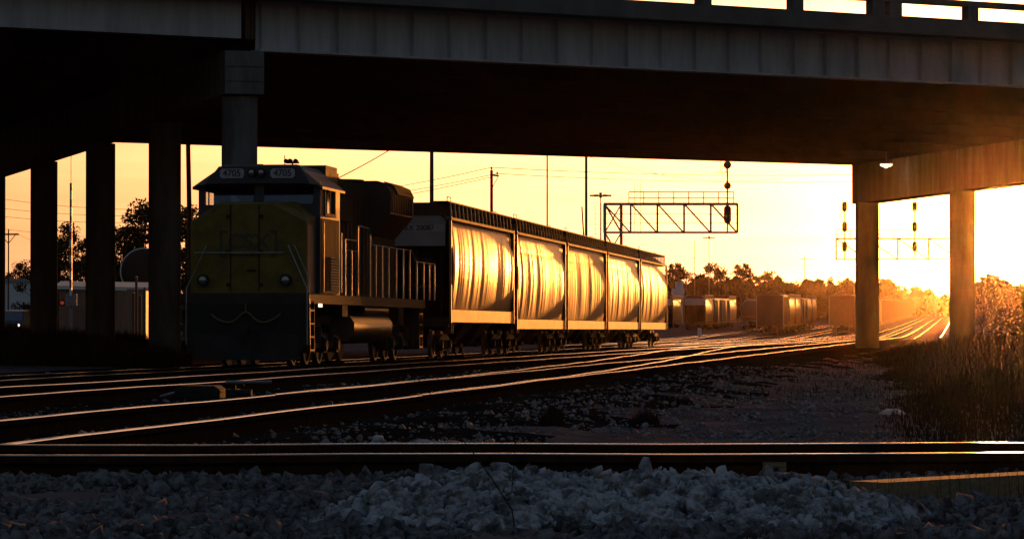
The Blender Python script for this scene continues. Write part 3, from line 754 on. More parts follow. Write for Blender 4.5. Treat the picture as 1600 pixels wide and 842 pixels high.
def tank_car(label, group, L=15.4):
    h = thing('tank_car', label, 'rail car', group=group)
    b = B(); prof = [(0.02, .75), (.9, .8), (1.25, .95), (1.42, 1.15), (1.48, 1.5)] + [(1.48, L - 1.1)] + [(1.42, L - .75), (1.25, L - .55), (.9, L - .4), (.02, L - .35)]
    rings = [[(r * cos(a), y, 2.72 + r * sin(a)) for a in np.linspace(0, 2 * pi, 33)[:-1]] for r, y in prof]
    b.loft(rings, closed=True); b.build('tank', 'tanker', h, smooth=40)
    B().tube([(0, L / 2, 4.15), (0, L / 2, 4.5)], .55, 16).build('dome', 'tanker', h, smooth=40)
    w = B(); w.box(-.9, .9, L / 2 - 1.5, L / 2 + 1.5, 4.22, 4.26)
    for sx in (-1, 1):
        w.tube([(sx * .9, L / 2 - 1.5, 4.26), (sx * .9, L / 2 - 1.5, 5.0), (sx * .9, L / 2 + 1.5, 5.0), (sx * .9, L / 2 + 1.5, 4.26)], .025, 6)
        w.tube([(sx * 1.5, .5, 1.9), (sx * 1.5, L - .3, 1.9)], .025, 6)
        for y in (.5, L - .3): w.tube([(sx * 1.5, y, 1.1), (sx * 1.5, y, 1.9)], .025, 6)
    w.tube([(-1.5, .5, 1.9), (1.5, .5, 1.9)], .025, 6)
    w.build('platform_railing', 'galv', h)
    f = B().box(-.3, .3, .35, L - .1, .95, 1.2).box(-1.5, 1.5, .4, 2.4, 1.0, 1.1).box(-1.5, 1.5, L - 2.2, L - .15, 1.0, 1.1)
    f.build('frame', 'black', h)
    freight_truck(h, 2.0); freight_truck(h, L - 1.8); coupler(h, .35, -1); coupler(h, L - .1, 1)
    return h
GA, GB, GC = 'cars on the far left yard tracks', 'cars on the middle yard track', 'long row of cars climbing the grade'
def put(o, u, y): ulocate(o, u, y)
hx = dup(h2, label='distant hopper car with a small bright barrel side just right of the coupled row', group=GA); put(hx, -41.2, 492)
hx = dup(h2, label='distant hopper car showing a square grey-topped end above the white marker board', group=GA); put(hx, -34.6, 463)
bx = box_car('distant brown ribbed boxcar behind the grey-topped hopper end', GA); put(bx, -34.6, 479.2)
bg = box_car('distant pale grey boxcar between the brown boxcar and the glinting hopper', GA, 'greybox'); put(bg, -34.6, 495.2)
hx = dup(h4, label='distant hopper with a sharp bright glint left of the black tank car', group=GA); put(hx, -34.6, 511.5)
tc = tank_car('distant black tank car with a rounded end, left of the tall dark boxcar', GA); put(tc, -28.0, 476)
tc2 = dup(tc, label='tank car coupled behind the rounded black tank car', group=GA); put(tc2, -28.0, 492)
bt = box_car('tall dark boxcar facing the camera in the middle distance with lit corner posts', GB, 'brown', 12.2, 4.6, False); put(bt, -21.8, 408)
hx = dup(h5, label='distant hopper with a sloped grey end right behind the tall dark boxcar', group=GB); put(hx, -21.8, 424)
hx = dup(h4, label='brightly lit distant hopper, second behind the tall dark boxcar', group=GB); put(hx, -21.8, 440.5)
bx2 = dup(bx, label='distant boxcar between the two bright hoppers of the middle track', group=GB); put(bx2, -21.8, 457)
hx = dup(h2, label='distant hopper with a glaring barrel side left of the dark boxcar by the column', group=GB); put(hx, -21.8, 473)
hx = dup(h2, label='farthest hopper of the middle track, mostly hidden by the glaring one', group=GB); put(hx, -21.8, 489.5)
bt2 = dup(bt, label='dark boxcar end just left of the right column with one lit edge', group=GC); put(bt2, -13.9, 420)
for i, y in enumerate(np.arange(433, 560, 16.2)):
    src = (bg, bx, bx, bg, bx, bx, bg, bx)[i % 8]
    lab = ['boxcar hidden behind the right column, next after the dark boxcar end', None][0] if y < 500 else 'boxcar in the climbing row just right of the right column'
    c = dup(src, label=lab, group='boxcars of the climbing row near the column' if y >= 500 else 'boxcars of the climbing row behind the column'); put(c, -13.9, y)
sb = B(); sb.box(-1.45, 1.45, .3, 15.6, 1.0, 4.3)
for y in np.arange(.9, 15.5, 1.2):
    for sx in (-1, 1): sb.box(sx * 1.45, sx * 1.53, y - .09, y + .09, 1.0, 4.3)
sb.box(-1.5, 1.5, .3, 15.6, 4.3, 4.4); sb.box(-.9, .9, .9, 3.1, .1, .95); sb.box(-.9, .9, 12.6, 14.8, .1, .95)
proto = None
for i, y in enumerate(np.arange(563, 1100, 16.2)):
    if proto is None:
        proto = sb.build('boxcar', 'brown'); o = proto
    else:
        o = proto.copy(); COL.objects.link(o)
    tag(o, 'small far boxcar in the row climbing toward the sun between the right columns', 'rail car', 'far boxcars climbing toward the sun'); put(o, -13.9, y)

# ------------------------------------------------------------------ signals
def target_head(parent, x, z, round_=False, h=1.55, w=.64):
    b = B(); pts = []
    r = w / 2
    if round_: pts = [(r * cos(a), r * sin(a)) for a in np.linspace(0, 2 * pi, 25)[:-1]]
    else:
        pts = [(r * cos(a), h / 2 - r + r * sin(a)) for a in np.linspace(0, pi, 13)] + [(r * cos(a), -h / 2 + r + r * sin(a)) for a in np.linspace(pi, 2 * pi, 13)]
    b.prism(pts, 'y', -.03, .03)
    for k in ((0,) if round_ else (-.45, 0, .45)):
        b.tube([(0, .03, k), (0, .28, k)], .12, 10); b.tube([(0, -.3, k + .03), (0, -.03, k)], .13, 10)
    return b.build('signal_head', 'signal', parent, loc=(x, -.18, z))
def gantry(label, bx, Y, x_l, x_r, ytop, ybot, tower, heads, rail_px, ladder_px=None):
    """all x / y in photograph pixels at distance Y; becomes real metres"""
    s = F / Y
    base = Vector(((bx - 800) / s, Y, gz((bx - 800) / s, Y)))
    g = thing('signal_bridge', label, 'signal', base)
    X = lambda p: (p - bx) / s
    Z = lambda p: CAMZ + (HOR - p) / s - base.z
    D_ = 1.0
    t = B()
    if tower:
        for px in tower:
            for y in (0, D_): t.beam((X(px), y, 0), (X(px), y, Z(ytop) + .12), .22, .22, up=Vector((0, 1, 0)))
        a, c = X(tower[0]), X(tower[1]); z = 0.2; hh = Z(ytop) - Z(ybot)
        zz = [Z(ytop) - k * hh for k in range(0, int(Z(ytop) / hh) + 1)]
        for k in range(len(zz) - 1):
            for y in (0, D_):
                t.beam((a, y, zz[k]), (c, y, zz[k + 1]), .1, .1); t.beam((c, y + .11, zz[k]), (a, y + .11, zz[k + 1]), .1, .1); t.beam((a, y, zz[k + 1]), (c, y, zz[k + 1]), .09, .09)
    else:
        t.beam((X(x_r) + .3, .5, 0), (X(x_r) + .3, .5, Z(ytop)), .5, .5, up=Vector((0, 1, 0)))
    t.build('tower', 'galv', g)
    b = B(); n = max(4, int((x_r - x_l) / 41)); xs = [x_l + (x_r - x_l) * i / n for i in range(n + 1)]
    for y in (0, D_):
        b.beam((X(x_l), y, Z(ytop)), (X(x_r), y, Z(ytop)), .14, .16); b.beam((X(x_l), y, Z(ybot)), (X(x_r), y, Z(ybot)), .14, .16)
        for i, p in enumerate(xs):
            b.beam((X(p), y, Z(ytop)), (X(p), y, Z(ybot)), .13, .13, up=Vector((0, 1, 0)))
            if i < n: b.beam((X(p) + .05, y, Z(ytop)), (X(xs[i + 1]) - .05, y, Z(ybot)), .085, .085)
    for p in xs: b.beam((X(p), 0, Z(ytop)), (X(p), D_, Z(ytop)), .07, .07); b.beam((X(p), 0, Z(ybot)), (X(p), D_, Z(ybot)), .07, .07)
    b.box(X(x_l), X(x_r), .1, D_ - .1, Z(ytop) + .09, Z(ytop) + .13)
    for zz in (.33, .66): b.tube([(X(x_l), .5, Z(ybot) + zz * (Z(ytop) - Z(ybot))), (X(x_r), .5, Z(ybot) + zz * (Z(ytop) - Z(ybot)))], .025, 5)
    b.build('truss', 'galv', g)
    r = B(); r0, r1, ry = rail_px
    for y in (0.05, D_ - .05):
        for zz in (Z(ry), (Z(ry) + Z(ytop)) / 2): r.tube([(X(r0), y, zz), (X(r1), y, zz)], .03, 6)
        m = max(3, int((r1 - r0) / 21))
        for i in range(m + 1): r.tube([(X(r0 + (r1 - r0) * i / m), y, Z(ytop)), (X(r0 + (r1 - r0) * i / m), y, Z(ry))], .025, 6)
    r.build('walkway_railing', 'galv', g)
    for mx, my0, my1, hs in heads:
        mm = B().tube([(0, 0, Z(my1)), (0, 0, Z(my0))], .07, 8); ms = mm.build('signal_mast', 'signal', g, loc=(X(mx), -.12, 0))
        for hy, rd, hh, ww in hs: target_head(ms, 0, Z(hy), rd, hh, ww)
        cg = B(); z0 = Z(my0 + 23); x0, x1 = -.55, -.12
        for zz in (z0, z0 + .5, z0 + 1.0): cg.tube([(x0, 0, zz), (x1, 0, zz), (x1, .5, zz), (x0, .5, zz), (x0, 0, zz)], .02, 5)
        for x in (x0, x1): cg.tube([(x, 0, z0), (x, 0, z0 + 1.1)], .025, 5)
        cg.box(-1.0, 0, -.03, .5, z0 - .04, z0)
        cg.build('ladder_cage', 'galv', ms)
    if ladder_px:
        for lx, ly0, ly1, w in ladder_px:
            l = B(); w = w / s
            for dx in (-w / 2, w / 2): l.tube([(X(lx) + dx, .4, max(0, Z(ly1))), (X(lx) + dx, .4, Z(ly0))], .022, 5)
            z = max(0, Z(ly1)) + .2
            while z < Z(ly0): l.tube([(X(lx) - w / 2, .4, z), (X(lx) + w / 2, .4, z)], .016, 5); z += .42
            l.build('ladder', 'galv', g)
    return g
gantry('cantilever signal bridge with lattice tower rising behind the hopper cars', 958, 300, 944, 1153, 319, 363, (945.5, 971),
       [(1136.5, 246, 365, [(258, True, 1.2, .66), (290.5, True, 1.2, .6), (335.5, False, 1.55, .62)])], (983, 1147, 299.5),
       [(935, 318, 700, 9.5), (996.5, 284, 363, 9)])
gantry('distant hazy signal bridge crossing behind the right column', 1500, 490, 1307, 1500, 373, 405, None,
       [(1319.5, 316, 405, [(323, False, 1.45, .72), (354.5, False, 1.45, .72), (385.5, False, 1.45, .72)]), (1429, 316, 405, [(323, False, 1.45, .72), (354.5, False, 1.45, .72), (385.5, False, 1.45, .72)])], (1307, 1490, 359))
# white marker board by the far tracks
o = at(1093, 533, 270); o.z = gz(o.x, o.y)
mk = thing('track_marker', 'small white marker board on a thin post before the grey-topped hopper end', 'sign', o)
B().tube([(0, 0, 0), (0, 0, 1.0)], .03, 6).build('post', 'galv', mk); B().box(-.15, .15, -.02, .02, .55, 1.2).build('board', 'white', mk)

# ------------------------------------------------------------------ poles and wires
def pole(px, ytop, Y, wpx, label, name='utility_pole', cat='pole', lean=0.0, m='pole', group=None):
    s = F / Y; X = (px - 800) / s; g = gz(X, Y); h = CAMZ + (HOR - ytop) / s - g
    t = thing(name, label, cat, (X, Y, g - .1), 0, group)
    t.rotation_euler = (0, lean, 0); r = wpx / s / 2
    B().tube([(0, 0, 0), (0, 0, h * .5), (0, 0, h)], [r * 1.15, r, r * .85], 10).build('shaft', m, t, smooth=50)
    return t, h, s
t, h, s = pole(674.5, 160, 165, 7, 'thick pole rising behind the front hopper roof up to the overpass')
t, h, s = pole(768, 263, 200, 5.5, 'wooden utility pole with one short side arm standing right of the thick pole')
c = B().beam((0, -.1, h - .28), (.42, -.1, h - .34), .09, .1).beam((.04, -.1, h - 1.0), (.36, -.1, h - .42), .04, .04)
c.build('crossarm', 'pole', t)
i_ = B()
for x, z in ((-.0, h + .02), (.32, h - .26)): i_.tube([(x, -.05, z), (x, -.05, z + .08), (x, -.05, z + .16)], [.03, .06, .03], 8)
i_.build('insulator', 'galv', t)
TP = t.location + Vector((0, 0, h))
pole(855, 110, 250, 2.6, 'thin straight metal mast between the armed utility pole and the tall bare pole', 'mast', 'mast', m='galv')
pole(916, 110, 220, 4.6, 'tall bare pole just left of the signal bridge ladder')
pole(922.5, 320, 225, 2.8, 'short leaning pole stub beside the tall bare pole', lean=-.06)
pole(300, 150, 150, 8, 'dark pole seen between the columns above the locomotive cab', lean=-.02)
t, h, s = pole(13, 356, 300, 2.4, 'small far utility pole with a crossarm at the left edge')
B().beam((-.9, -.12, h - .45), (.9, -.12, h - .45), .12, .14).beam((-.02, -.1, h - 1.2), (-.6, -.1, h - .5), .06, .06).beam((.02, -.1, h - 1.2), (.6, -.1, h - .5), .06, .06).build('crossarm', 'pole', t)
TL = t.location + Vector((0, 0, h))
def light_mast(px, ytop, Y, label, w=1.5):
    t, h, s = pole(px, ytop, Y, w, label, 'light_mast', 'light mast', m='galv')
    b = B()
    for k in range(6):
        a = k * pi / 3; b.beam((0, 0, h), (cos(a) * .75, sin(a) * .75, h + .05), .06, .06); b.box(cos(a) * .8 - .22, cos(a) * .8 + .22, sin(a) * .8 - .2, sin(a) * .8 + .2, h - .02, h + .14)
    b.tube([(0, 0, h - .15), (0, 0, h + .35)], .14, 8)
    b.build('lamp_ring', 'galv', t)
light_mast(938.5, 305, 330, 'light mast with spread lamp arms beside the signal bridge tower', 2)
light_mast(1108, 371, 560, 'slender high light mast standing above the far treeline')
light_mast(1257, 404, 900, 'faint tiny light mast above the trees left of the right column', 1.2)
t, h, s = pole(1085.5, 376, 600, 1.1, 'faint radio mast left of the slender light mast', 'radio_mast', 'mast', m='galv')
for k in range(9): B().tube([(-.25 if k % 2 else .25, 0, h - k * .9), (.0, 0, h - k * .9 - .2)], .03, 5).build('antenna_arm', 'galv', t)
def wire(a, b_, sag, label, r=.016, group=None):
    n = 20; P = [a + (b_ - a) * (i / n) - Vector((0, 0, sag * 4 * (i / n) * (1 - i / n))) for i in range(n + 1)]
    o = B().tube(P, r, 5).build('power_line', 'wire'); tag(o, label, 'wire', group)
GW = 'power lines from the armed utility pole'
wire(TP + Vector((0, 0, .15)), at(-60, 300, 260), 1.8, 'top power line running left from the armed utility pole', group=GW)
wire(TP + Vector((.32, 0, -.2)), at(-60, 317, 262), 1.6, 'second power line running left below the top one', group=GW)
wire(TP + Vector((0, 0, -.4)), at(-60, 330, 262), 1.6, 'lowest power line running left from the armed pole', group=GW)
wire(TP + Vector((0, 0, .15)), at(1480, 268, 230), .35, 'top power line running right across the sky above the signal bridge', group=GW)
wire(TP + Vector((.32, 0, -.2)), at(1480, 279, 230), .35, 'lower power line running right across the sky', group=GW)
wire(at(640, 215, 140), at(380, 335, 140), .3, 'dark slanting wire rising over the locomotive hood to the overpass', .02)
wire(at(905, 240, 260), at(1220, 279, 300), .9, 'thin drooping wire behind the top signal head')
wire(at(-40, 352, 310), at(420, 372, 300), .6, 'thin wire crossing low between the left columns')
wire(TL + Vector((.6, 0, -.35)), at(240, 415, 320), .8, 'short wire leading right from the small far utility pole', .014)

# ------------------------------------------------------------------ left side buildings
o = at(100, 520, 205); g0 = gz(o.x, o.y)
sh = thing('shed', 'long low brown shed with a white eave behind the left columns', 'shed', (0, 0, 0))
def wp(px, py, Y): return at(px, py, Y)
zt = CAMZ + (HOR - 447) / F * 205
A = at(92, 0, 196); Bc = at(228, 0, 188); C_ = at(262, 0, 225); E_ = at(110, 0, 233)
def quadz(p, q, z0, z1, z2=None): return [(p.x, p.y, z0), (q.x, q.y, z0), (q.x, q.y, z2 if z2 is not None else z1), (p.x, p.y, z1)]
zl, zr_ = CAMZ + (HOR - 449) / F * 196, CAMZ + (HOR - 452) / F * 188
ring0 = [Vector((p.x, p.y, -.4)) for p in (A, Bc, C_, E_)]
ring1 = [Vector((A.x, A.y, zl)), Vector((Bc.x, Bc.y, zr_)), Vector((C_.x, C_.y, zr_)), Vector((E_.x, E_.y, zl))]
B().loft([ring0, ring1], closed=True, caps=True).build('wall', 'shedwall', sh)
up = Vector((0, 0, .55))
mid = [(ring1[0] + ring1[3]) / 2 + up, (ring1[1] + ring1[2]) / 2 + up]
e = Vector((0, 0, .03)); ox = Vector((.25, 0, 0))
B().add([ring1[0] + e - ox, ring1[1] + e + ox, mid[1] + ox, mid[0] - ox, ring1[3] + e - ox, ring1[2] + e + ox, ring1[0] - ox + e * 3, ring1[1] + ox + e * 3, mid[1] + ox + e * 2, mid[0] - ox + e * 2, ring1[3] - ox + e * 3, ring1[2] + ox + e * 3],
        [(0, 1, 2, 3), (3, 2, 5, 4), (6, 9, 8, 7), (9, 10, 11, 8), (0, 6, 7, 1), (4, 5, 11, 10), (0, 3, 9, 6), (3, 4, 10, 9), (1, 7, 8, 2), (2, 8, 11, 5)]).build('roof', 'shedroof', sh)
B().beam(ring1[0] + Vector((-.2, -.12, -.02)), ring1[1] + Vector((.25, -.12, -.02)), .1, .14).build('eave', 'eave', sh)
for px, w in ((120, 1.2), (150, .9)):
    p = at(px, 0, 193.8); B().box(-w / 2, w / 2, -.03, .03, 0, 2.1).build('door', 'shedwall', sh, loc=(p.x, p.y + (.0), .1))
for px, yt, l in ((208.5, 458, 'thin sunlit pipe post left of the taller post at the shed corner'), (213, 433, 'tallest post standing in front of the shed corner'), (219, 462, 'pipe post right of the tallest post at the shed corner'),
                 (226, 450, 'stout sunlit post at the right end of the shed')):
    s = F / 170; X = (px - 800) / s; g = gz(X, 170)
    q = thing('pipe_post', l, 'post', (X, 170, g - .1), 0, 'posts by the shed corner')
    hh = CAMZ + (HOR - yt) / s - g + .1
    B().tube([(0, 0, 0), (0, 0, hh)], .065, 10).build('pipe', 'pole', q, smooth=50); B().tube([(0, 0, hh), (0, 0, hh + .05)], [.075, .05], 10).build('cap', 'galv', q)
wb = thing('warehouse', 'plain white warehouse behind the leftmost columns', 'building', at(-10, 516, 330))
s = F / 330
hz_ = (HOR - 441) / s
B().box(-8, 7.2, 0, 22, -2, hz_).build('wall', 'white', wb)
B().box(-8.2, 7.4, -.2, 22.2, hz_ + .003, hz_ + .35).build('roof', 'shedroof', wb)
B().box(2.6, 2.75, -.35, -.002, hz_ - .9, hz_ - .6).build('wall_lamp', 'black', wb)
# big round tank behind the shed
o = at(224, 424, 262); tk = thing('storage_tank', 'large round-ended grey tank lying above the shed roof behind the second column', 'tank', (o.x, o.y, gz(o.x, o.y)))
zc = o.z - gz(o.x, o.y); R_ = 36 / F * 262
b = B(); rings = [[(r * cos(a), y, zc + r * sin(a)) for a in np.linspace(0, 2 * pi, 41)[:-1]] for r, y in ((.02, -.35), (R_ * .5, -.3), (R_ * .8, -.16), (R_ * .95, 0), (R_, .15), (R_, 9), (R_ * .9, 9.4), (.02, 9.6))]
b.loft(rings, closed=True); b.build('shell', 'black', tk, smooth=40)
B().tube([(R_ * 1.0 * cos(a), .1, zc + R_ * sin(a)) for a in np.linspace(0, 2 * pi, 41)], .05, 6).build('rim', 'eave', tk)
for y in (1.2, 7.5): B().box(-R_ * .8, R_ * .8, y - .2, y + .2, -.3, zc - R_ * .55).build('saddle', 'concrete', tk)
# raised crossing gate with striped arm
o = at(110.5, 0, 175); g = gz(o.x, o.y); s = F / 175
cg = thing('crossing_gate', 'raised crossing gate arm with red and white bands between two left columns', 'crossing gate', (o.x, o.y, g))
zz0, zz1 = CAMZ + (HOR - 462) / s - g, CAMZ + (HOR - 286) / s - g
arm = B(); n = 14
for i in range(n): arm.box(-.06, .06, -.03, .03, zz0 + (zz1 - zz0) * i / n, zz0 + (zz1 - zz0) * (i + 1) / n - .001, i % 2)
arm.build('arm', ['whitepaint', 'redpaint'], cg)
B().tube([(0, .2, 0), (0, .2, zz0 + .6)], .07, 8).box(-.28, .28, .02, .4, zz0 - .5, zz0 + .1).build('gate_post', 'galv', cg)
B().tube([(0, .05, zz1), (0, .05, zz1 + 4.5)], .02, 6).build('whip', 'galv', cg)
l = B().tube([(-.42, -.1, zz0 - .35), (-.42, .1, zz0 - .35)], .09, 12).build('warning_light', 'redlit', cg)
B().tube([(-.42, .1, zz0 - .35), (-.42, .14, zz0 - .35)], .17, 14).beam((-.42, .16, zz0 - .35), (0, .16, zz0 - .35), .05, .05).build('light_hood', 'black', cg)
# parked dark van with headlights on
o = at(23, 0, 290); g = gz(o.x, o.y)
vn = thing('van', 'dark van with two lit white headlights in front of the white warehouse', 'van', (o.x, o.y, g + .25), 0)
b = B(); b.prism([(-2.4, .35), (-2.4, 1.0), (-1.6, 1.15), (-.9, 2.0), (2.3, 2.05), (2.4, .35)], 'x', -.95, .95); b.v = [(x, y, z) for x, y, z in b.v]
b.build('body', 'vehicle', vn)
B().add([(-.85, -1.58, 1.2), (.85, -1.58, 1.2), (.75, -.98, 1.95), (-.75, -.98, 1.95)], [(0, 1, 2, 3)]).build('windshield', 'glass', vn)
for x in (-.66, .66): B().tube([(x, -2.46, .82), (x, -2.38, .82)], .11, 14).build('headlight', 'headlit', vn)
for x in (-.85, .85):
    for y in (-1.5, 1.5): B().tube([(x - .1, y, .33), (x + .1, y, .33)], .34, 16).build('wheel', 'black', vn)

# ------------------------------------------------------------------ switch machine, litter, timber
o = at(330, 612, 0.66 * F / (612 - 516) * 1.0); o = Vector((at(318, 0, 42).x, 42, 0)); o.z = gz(o.x, o.y)
sm = thing('switch_machine', 'low black switch machine lying between the two tracks left of the locomotive front', 'switch machine', o, -.12)
b = B(); b.prism([(-.3, 0), (.24, 0), (.24, .12), (.17, .17), (-.24, .17), (-.3, .12)], 'y', -.2, .2); b.box(-.31, .25, -.21, .21, .095, .11); b.box(-.04, .0, -.215, -.2, .1, .14)
for bx_ in (-.25, -.1, .05, .2): b.tube([(bx_, -.22, .05), (bx_, -.2, .05)], .014, 8)
b.build('motor_case', 'black', sm)
B().box(.29, .42, -.12, .12, .0, .13).tube([(.42, 0, .08), (.58, 0, .08)], .045, 12).tube([(.36, 0, .13), (.36, 0, .19)], .03, 10).tube([(.3, -.05, .19), (.5, -.05, .18)], .015, 6).build('gear_box', 'black', sm, smooth=40)
B().tube([(.25, .1, .21), (.75, .35, .21)], .02, 6).tube([(-.5, -.1, .04), (-.28, -.05, .1)], .018, 6).build('throw_rod', 'galv', sm)
B().box(-.55, .6, -.18, .18, -.06, 0).build('base', 'tie', sm)
o = at(1396, 640, 38); o.z = gz(o.x, o.y)
rg = B(); rr = np.random.default_rng(5); rings = []
for i in range(9):
    t = i / 8; R_ = .115 * sin(pi * (t * .9 + .05)) + .015
    rings.append([(-.15 + .32 * t + rr.normal(0, .008), cos(a) * R_ * .8 + rr.normal(0, .012), .01 + max(0, sin(a)) * R_ * (.8 - .4 * t) + rr.normal(0, .01)) for a in np.linspace(0, 2 * pi, 11)[:-1]])
rg.loft(rings, closed=True, caps=True)
tag(rg.build('plastic_bag', 'rag', loc=o), 'crumpled pale plastic bag on the gravel before the right brush', 'litter')
b = B(); b.beam((1.47, 14.7, .165), (3.3, 16.3, .19), .2, .12)
tag(b.build('timber', 'oldwood'), 'weathered yellowish timber lying right of the stone pile', 'timber')
b = B(); b.beam((1.75, 14.1, .1), (3.6, 15.5, .115), .2, .11)
tag(b.build('timber', 'oldwood'), 'lower timber lying in front of the upper weathered timber', 'timber')

# ------------------------------------------------------------------ stones
def ico(sub):
    import bmesh
    bm = bmesh.new(); bmesh.ops.create_icosphere(bm, subdivisions=sub, radius=1)
    V = np.array([v.co[:] for v in bm.verts]); Fc = np.array([[v.index for v in f.verts] for f in bm.faces]); bm.free(); return V, Fc
def stone_protos(n, sub):
    V0, Fc = ico(sub); out = []
    for _ in range(n):
        V = V0.copy()
        for _k in range(10):
            nn = RNG.normal(size=3); nn /= np.linalg.norm(nn); d = RNG.uniform(.3, .72)
            q = V @ nn - d; V = V - np.where(q > 0, q, 0)[:, None] * nn
        V = V * RNG.uniform(.6, 1.5, 3) * 1.3; out.append(V)
    return out, Fc
def rotmats(n):
    q = RNG.normal(size=(n, 4)); q /= np.linalg.norm(q, axis=1)[:, None]; w, x, y, z = q.T
    return np.stack([np.stack([1 - 2 * (y * y + z * z), 2 * (x * y - z * w), 2 * (x * z + y * w)], -1), np.stack([2 * (x * y + z * w), 1 - 2 * (x * x + z * z), 2 * (y * z - x * w)], -1),
                     np.stack([2 * (x * z - y * w), 2 * (y * z + x * w), 1 - 2 * (x * x + y * y)], -1)], 1)
def scatter(name, P, size, m, sub=2, nproto=24):
    protos, Fc = stone_protos(nproto, sub); n = len(P); Rm = rotmats(n); nv = len(protos[0])
    V = np.empty((n, nv, 3)); pk = RNG.integers(0, nproto, n); PA = np.array(protos)
    V = np.einsum('nij,nvj->nvi', Rm, PA[pk]) * size[:, None, None] + P[:, None, :]
    Fa = (Fc[None] + (np.arange(n) * nv)[:, None, None]).reshape(-1, 3)
    return np_obj(name, V.reshape(-1, 3), Fa, m)
PROF = [(-200, 880), (300, 850), (400, 822), (490, 800), (560, 768), (605, 747), (700, 735), (780, 721), (860, 733), (960, 733), (1000, 729), (1080, 727), (1150, 738), (1240, 737), (1300, 751), (1380, 772), (1440, 792), (1490, 822), (1540, 880), (1700, 960)]
YP = 13.3
def ridge(x):
    px = 800 + F * x / YP
    return CAMZ + (HOR - np.interp(px, [p for p, _ in PROF], [q for _, q in PROF])) / F * YP - .03
def pile_h(x, y):
    r = np.maximum(ridge(x), .0); d = y - YP
    return np.where(d < 0, r + d * .2, r - d * .62)
def base_h(x, y):
    return .14 + .012 * np.sin(x * 3.1 + y * 2) + .012 * np.sin(x * 1.7 - y * 3.3)
n = 26000
x = RNG.uniform(-1.7, 2.0, n); y = RNG.uniform(11.9, 13.9, n); h = pile_h(x, y); b0 = base_h(x, y)
k = h > b0 + .004; x, y, h = x[k], y[k], h[k]
size = np.clip(RNG.lognormal(math.log(.018), .42, len(x)), .008, .036)
P = np.stack([x, y, h - size * .35 + RNG.normal(0, .012, len(x))], -1)
tag(scatter('gravel_pile', P, size, 'gravel'), 'heap of pale broken stone in the foreground', None, None, 'stuff')
# heap core closes the gaps; its darker colour stands for shade between stones
gx, gy = np.meshgrid(np.linspace(-1.6, 2.3, 120), np.linspace(11.9, 14.4, 70)); hh = np.maximum(pile_h(gx, gy) - .05, base_h(gx, gy) - .06)
idx = np.arange(gx.size).reshape(gx.shape); Fq = np.stack([idx[:-1, :-1], idx[:-1, 1:], idx[1:, 1:], idx[1:, :-1]], -1).reshape(-1, 4)
tag(np_obj('gravel_heap_core', np.stack([gx, gy, hh], -1).reshape(-1, 3), Fq, 'ground', smooth=True), kind='stuff')
n = 11000
x = RNG.uniform(-2.6, 2.6, n); y = RNG.uniform(11.6, 16.55, n); size = np.clip(RNG.lognormal(math.log(.018), .45, n), .008, .05)
P = np.stack([x, y, base_h(x, y) + size * .1 + .02 * (y > 15.5)], -1)
tag(scatter('gravel', P, size, 'dustystone', 1), kind='stuff')
# small stones over the lot, thin ballast on the bright patch behind the near track
n = 22000
y = 19.2 + 60 * RNG.random(n) ** 1.7; u = RNG.uniform(-14, 10, n); x = RNG.uniform(-.16, .15, n) * y * 1.0
z = np.array([gz(a, b_) for a, b_ in zip(x, y)]); size = np.clip(RNG.lognormal(math.log(.013), .45, n), .006, .045) * np.interp(y, [19, 80], [.9, 1.8])
tag(scatter('gravel', np.stack([x, y, z + .002], -1), size, 'lotstone', 1), kind='stuff')
n = 1500
x = RNG.normal(-.25, .55, n); y = RNG.normal(22.6, .8, n); size = RNG.uniform(.014, .035, n); z = np.array([gz(a, b_) for a, b_ in zip(x, y)]) + .05 * np.exp(-((x + .25) / .6) ** 2)
tag(scatter('gravel', np.stack([x, y, z], -1), size, 'gravel', 1), kind='stuff')

# ------------------------------------------------------------------ weeds
def blades(name, P, hgt, wid, m, bend=.35):
    n = len(P); a = RNG.uniform(0, 2 * pi, n); dx, dy = np.cos(a), np.sin(a); b = RNG.uniform(0, 2 * pi, n); bx, by = np.cos(b), np.sin(b)
    bn = RNG.uniform(.1, 1, n) * bend
    V = np.empty((n, 5, 3))
    for i, (t, w) in enumerate(((0, 1), (0, -1), (.55, .7), (.55, -.7), (1, 0))):
        V[:, i, 0] = P[:, 0] + dx * wid * w / 2 + bx * hgt * bn * t * t; V[:, i, 1] = P[:, 1] + dy * wid * w / 2 + by * hgt * bn * t * t; V[:, i, 2] = P[:, 2] + hgt * t * (1 - .15 * bn)
    Fc = np.array([[0, 1, 3], [0, 3, 2], [2, 3, 4]])
    return np_obj(name, V.reshape(-1, 3), (Fc[None] + (np.arange(n) * 5)[:, None, None]).reshape(-1, 3), m)
def weed_field(n, pxl, pxr, Y0, Y1, top, label, m='drygrass', topvar=.5):
    Y = Y0 + (Y1 - Y0) * RNG.random(n); px = RNG.uniform(pxl, pxr, n); X = (px - 800) / F * Y
    g = np.array([gz(a, b_) for a, b_ in zip(X, Y)])
    cl = .5 + .5 * np.sin(X * 1.9 + 1.3 * np.sin(Y * .6)) * np.sin(Y * .43 + X)
    hg = np.array([top(a, b_) for a, b_ in zip(px, Y)]) * (1 - topvar + topvar * RNG.random(n)) * (.65 + .45 * cl)
    k = hg > .03
    o = blades(label, np.stack([X, Y, g - .02], -1)[k], hg[k], (RNG.uniform(.012, .03, n) * np.interp(Y, [30, 130], [.55, 1.25]))[k], m)
    tag(o, kind='stuff')
def top_right(px, Y):
    px = px + 22 * sin(Y * .21) + 14 * sin(Y * .57 + 1); e = np.interp(px, [1360, 1390, 1430, 1500, 1600, 1700], [0, .18, .6, .95, .8, .9])
    return e * np.interp(Y, [34, 60, 100, 140], [.28, .5, .95, 1.05])
weed_field(42000, 1340, 1680, 62, 150, top_right, 'weeds', topvar=.75)
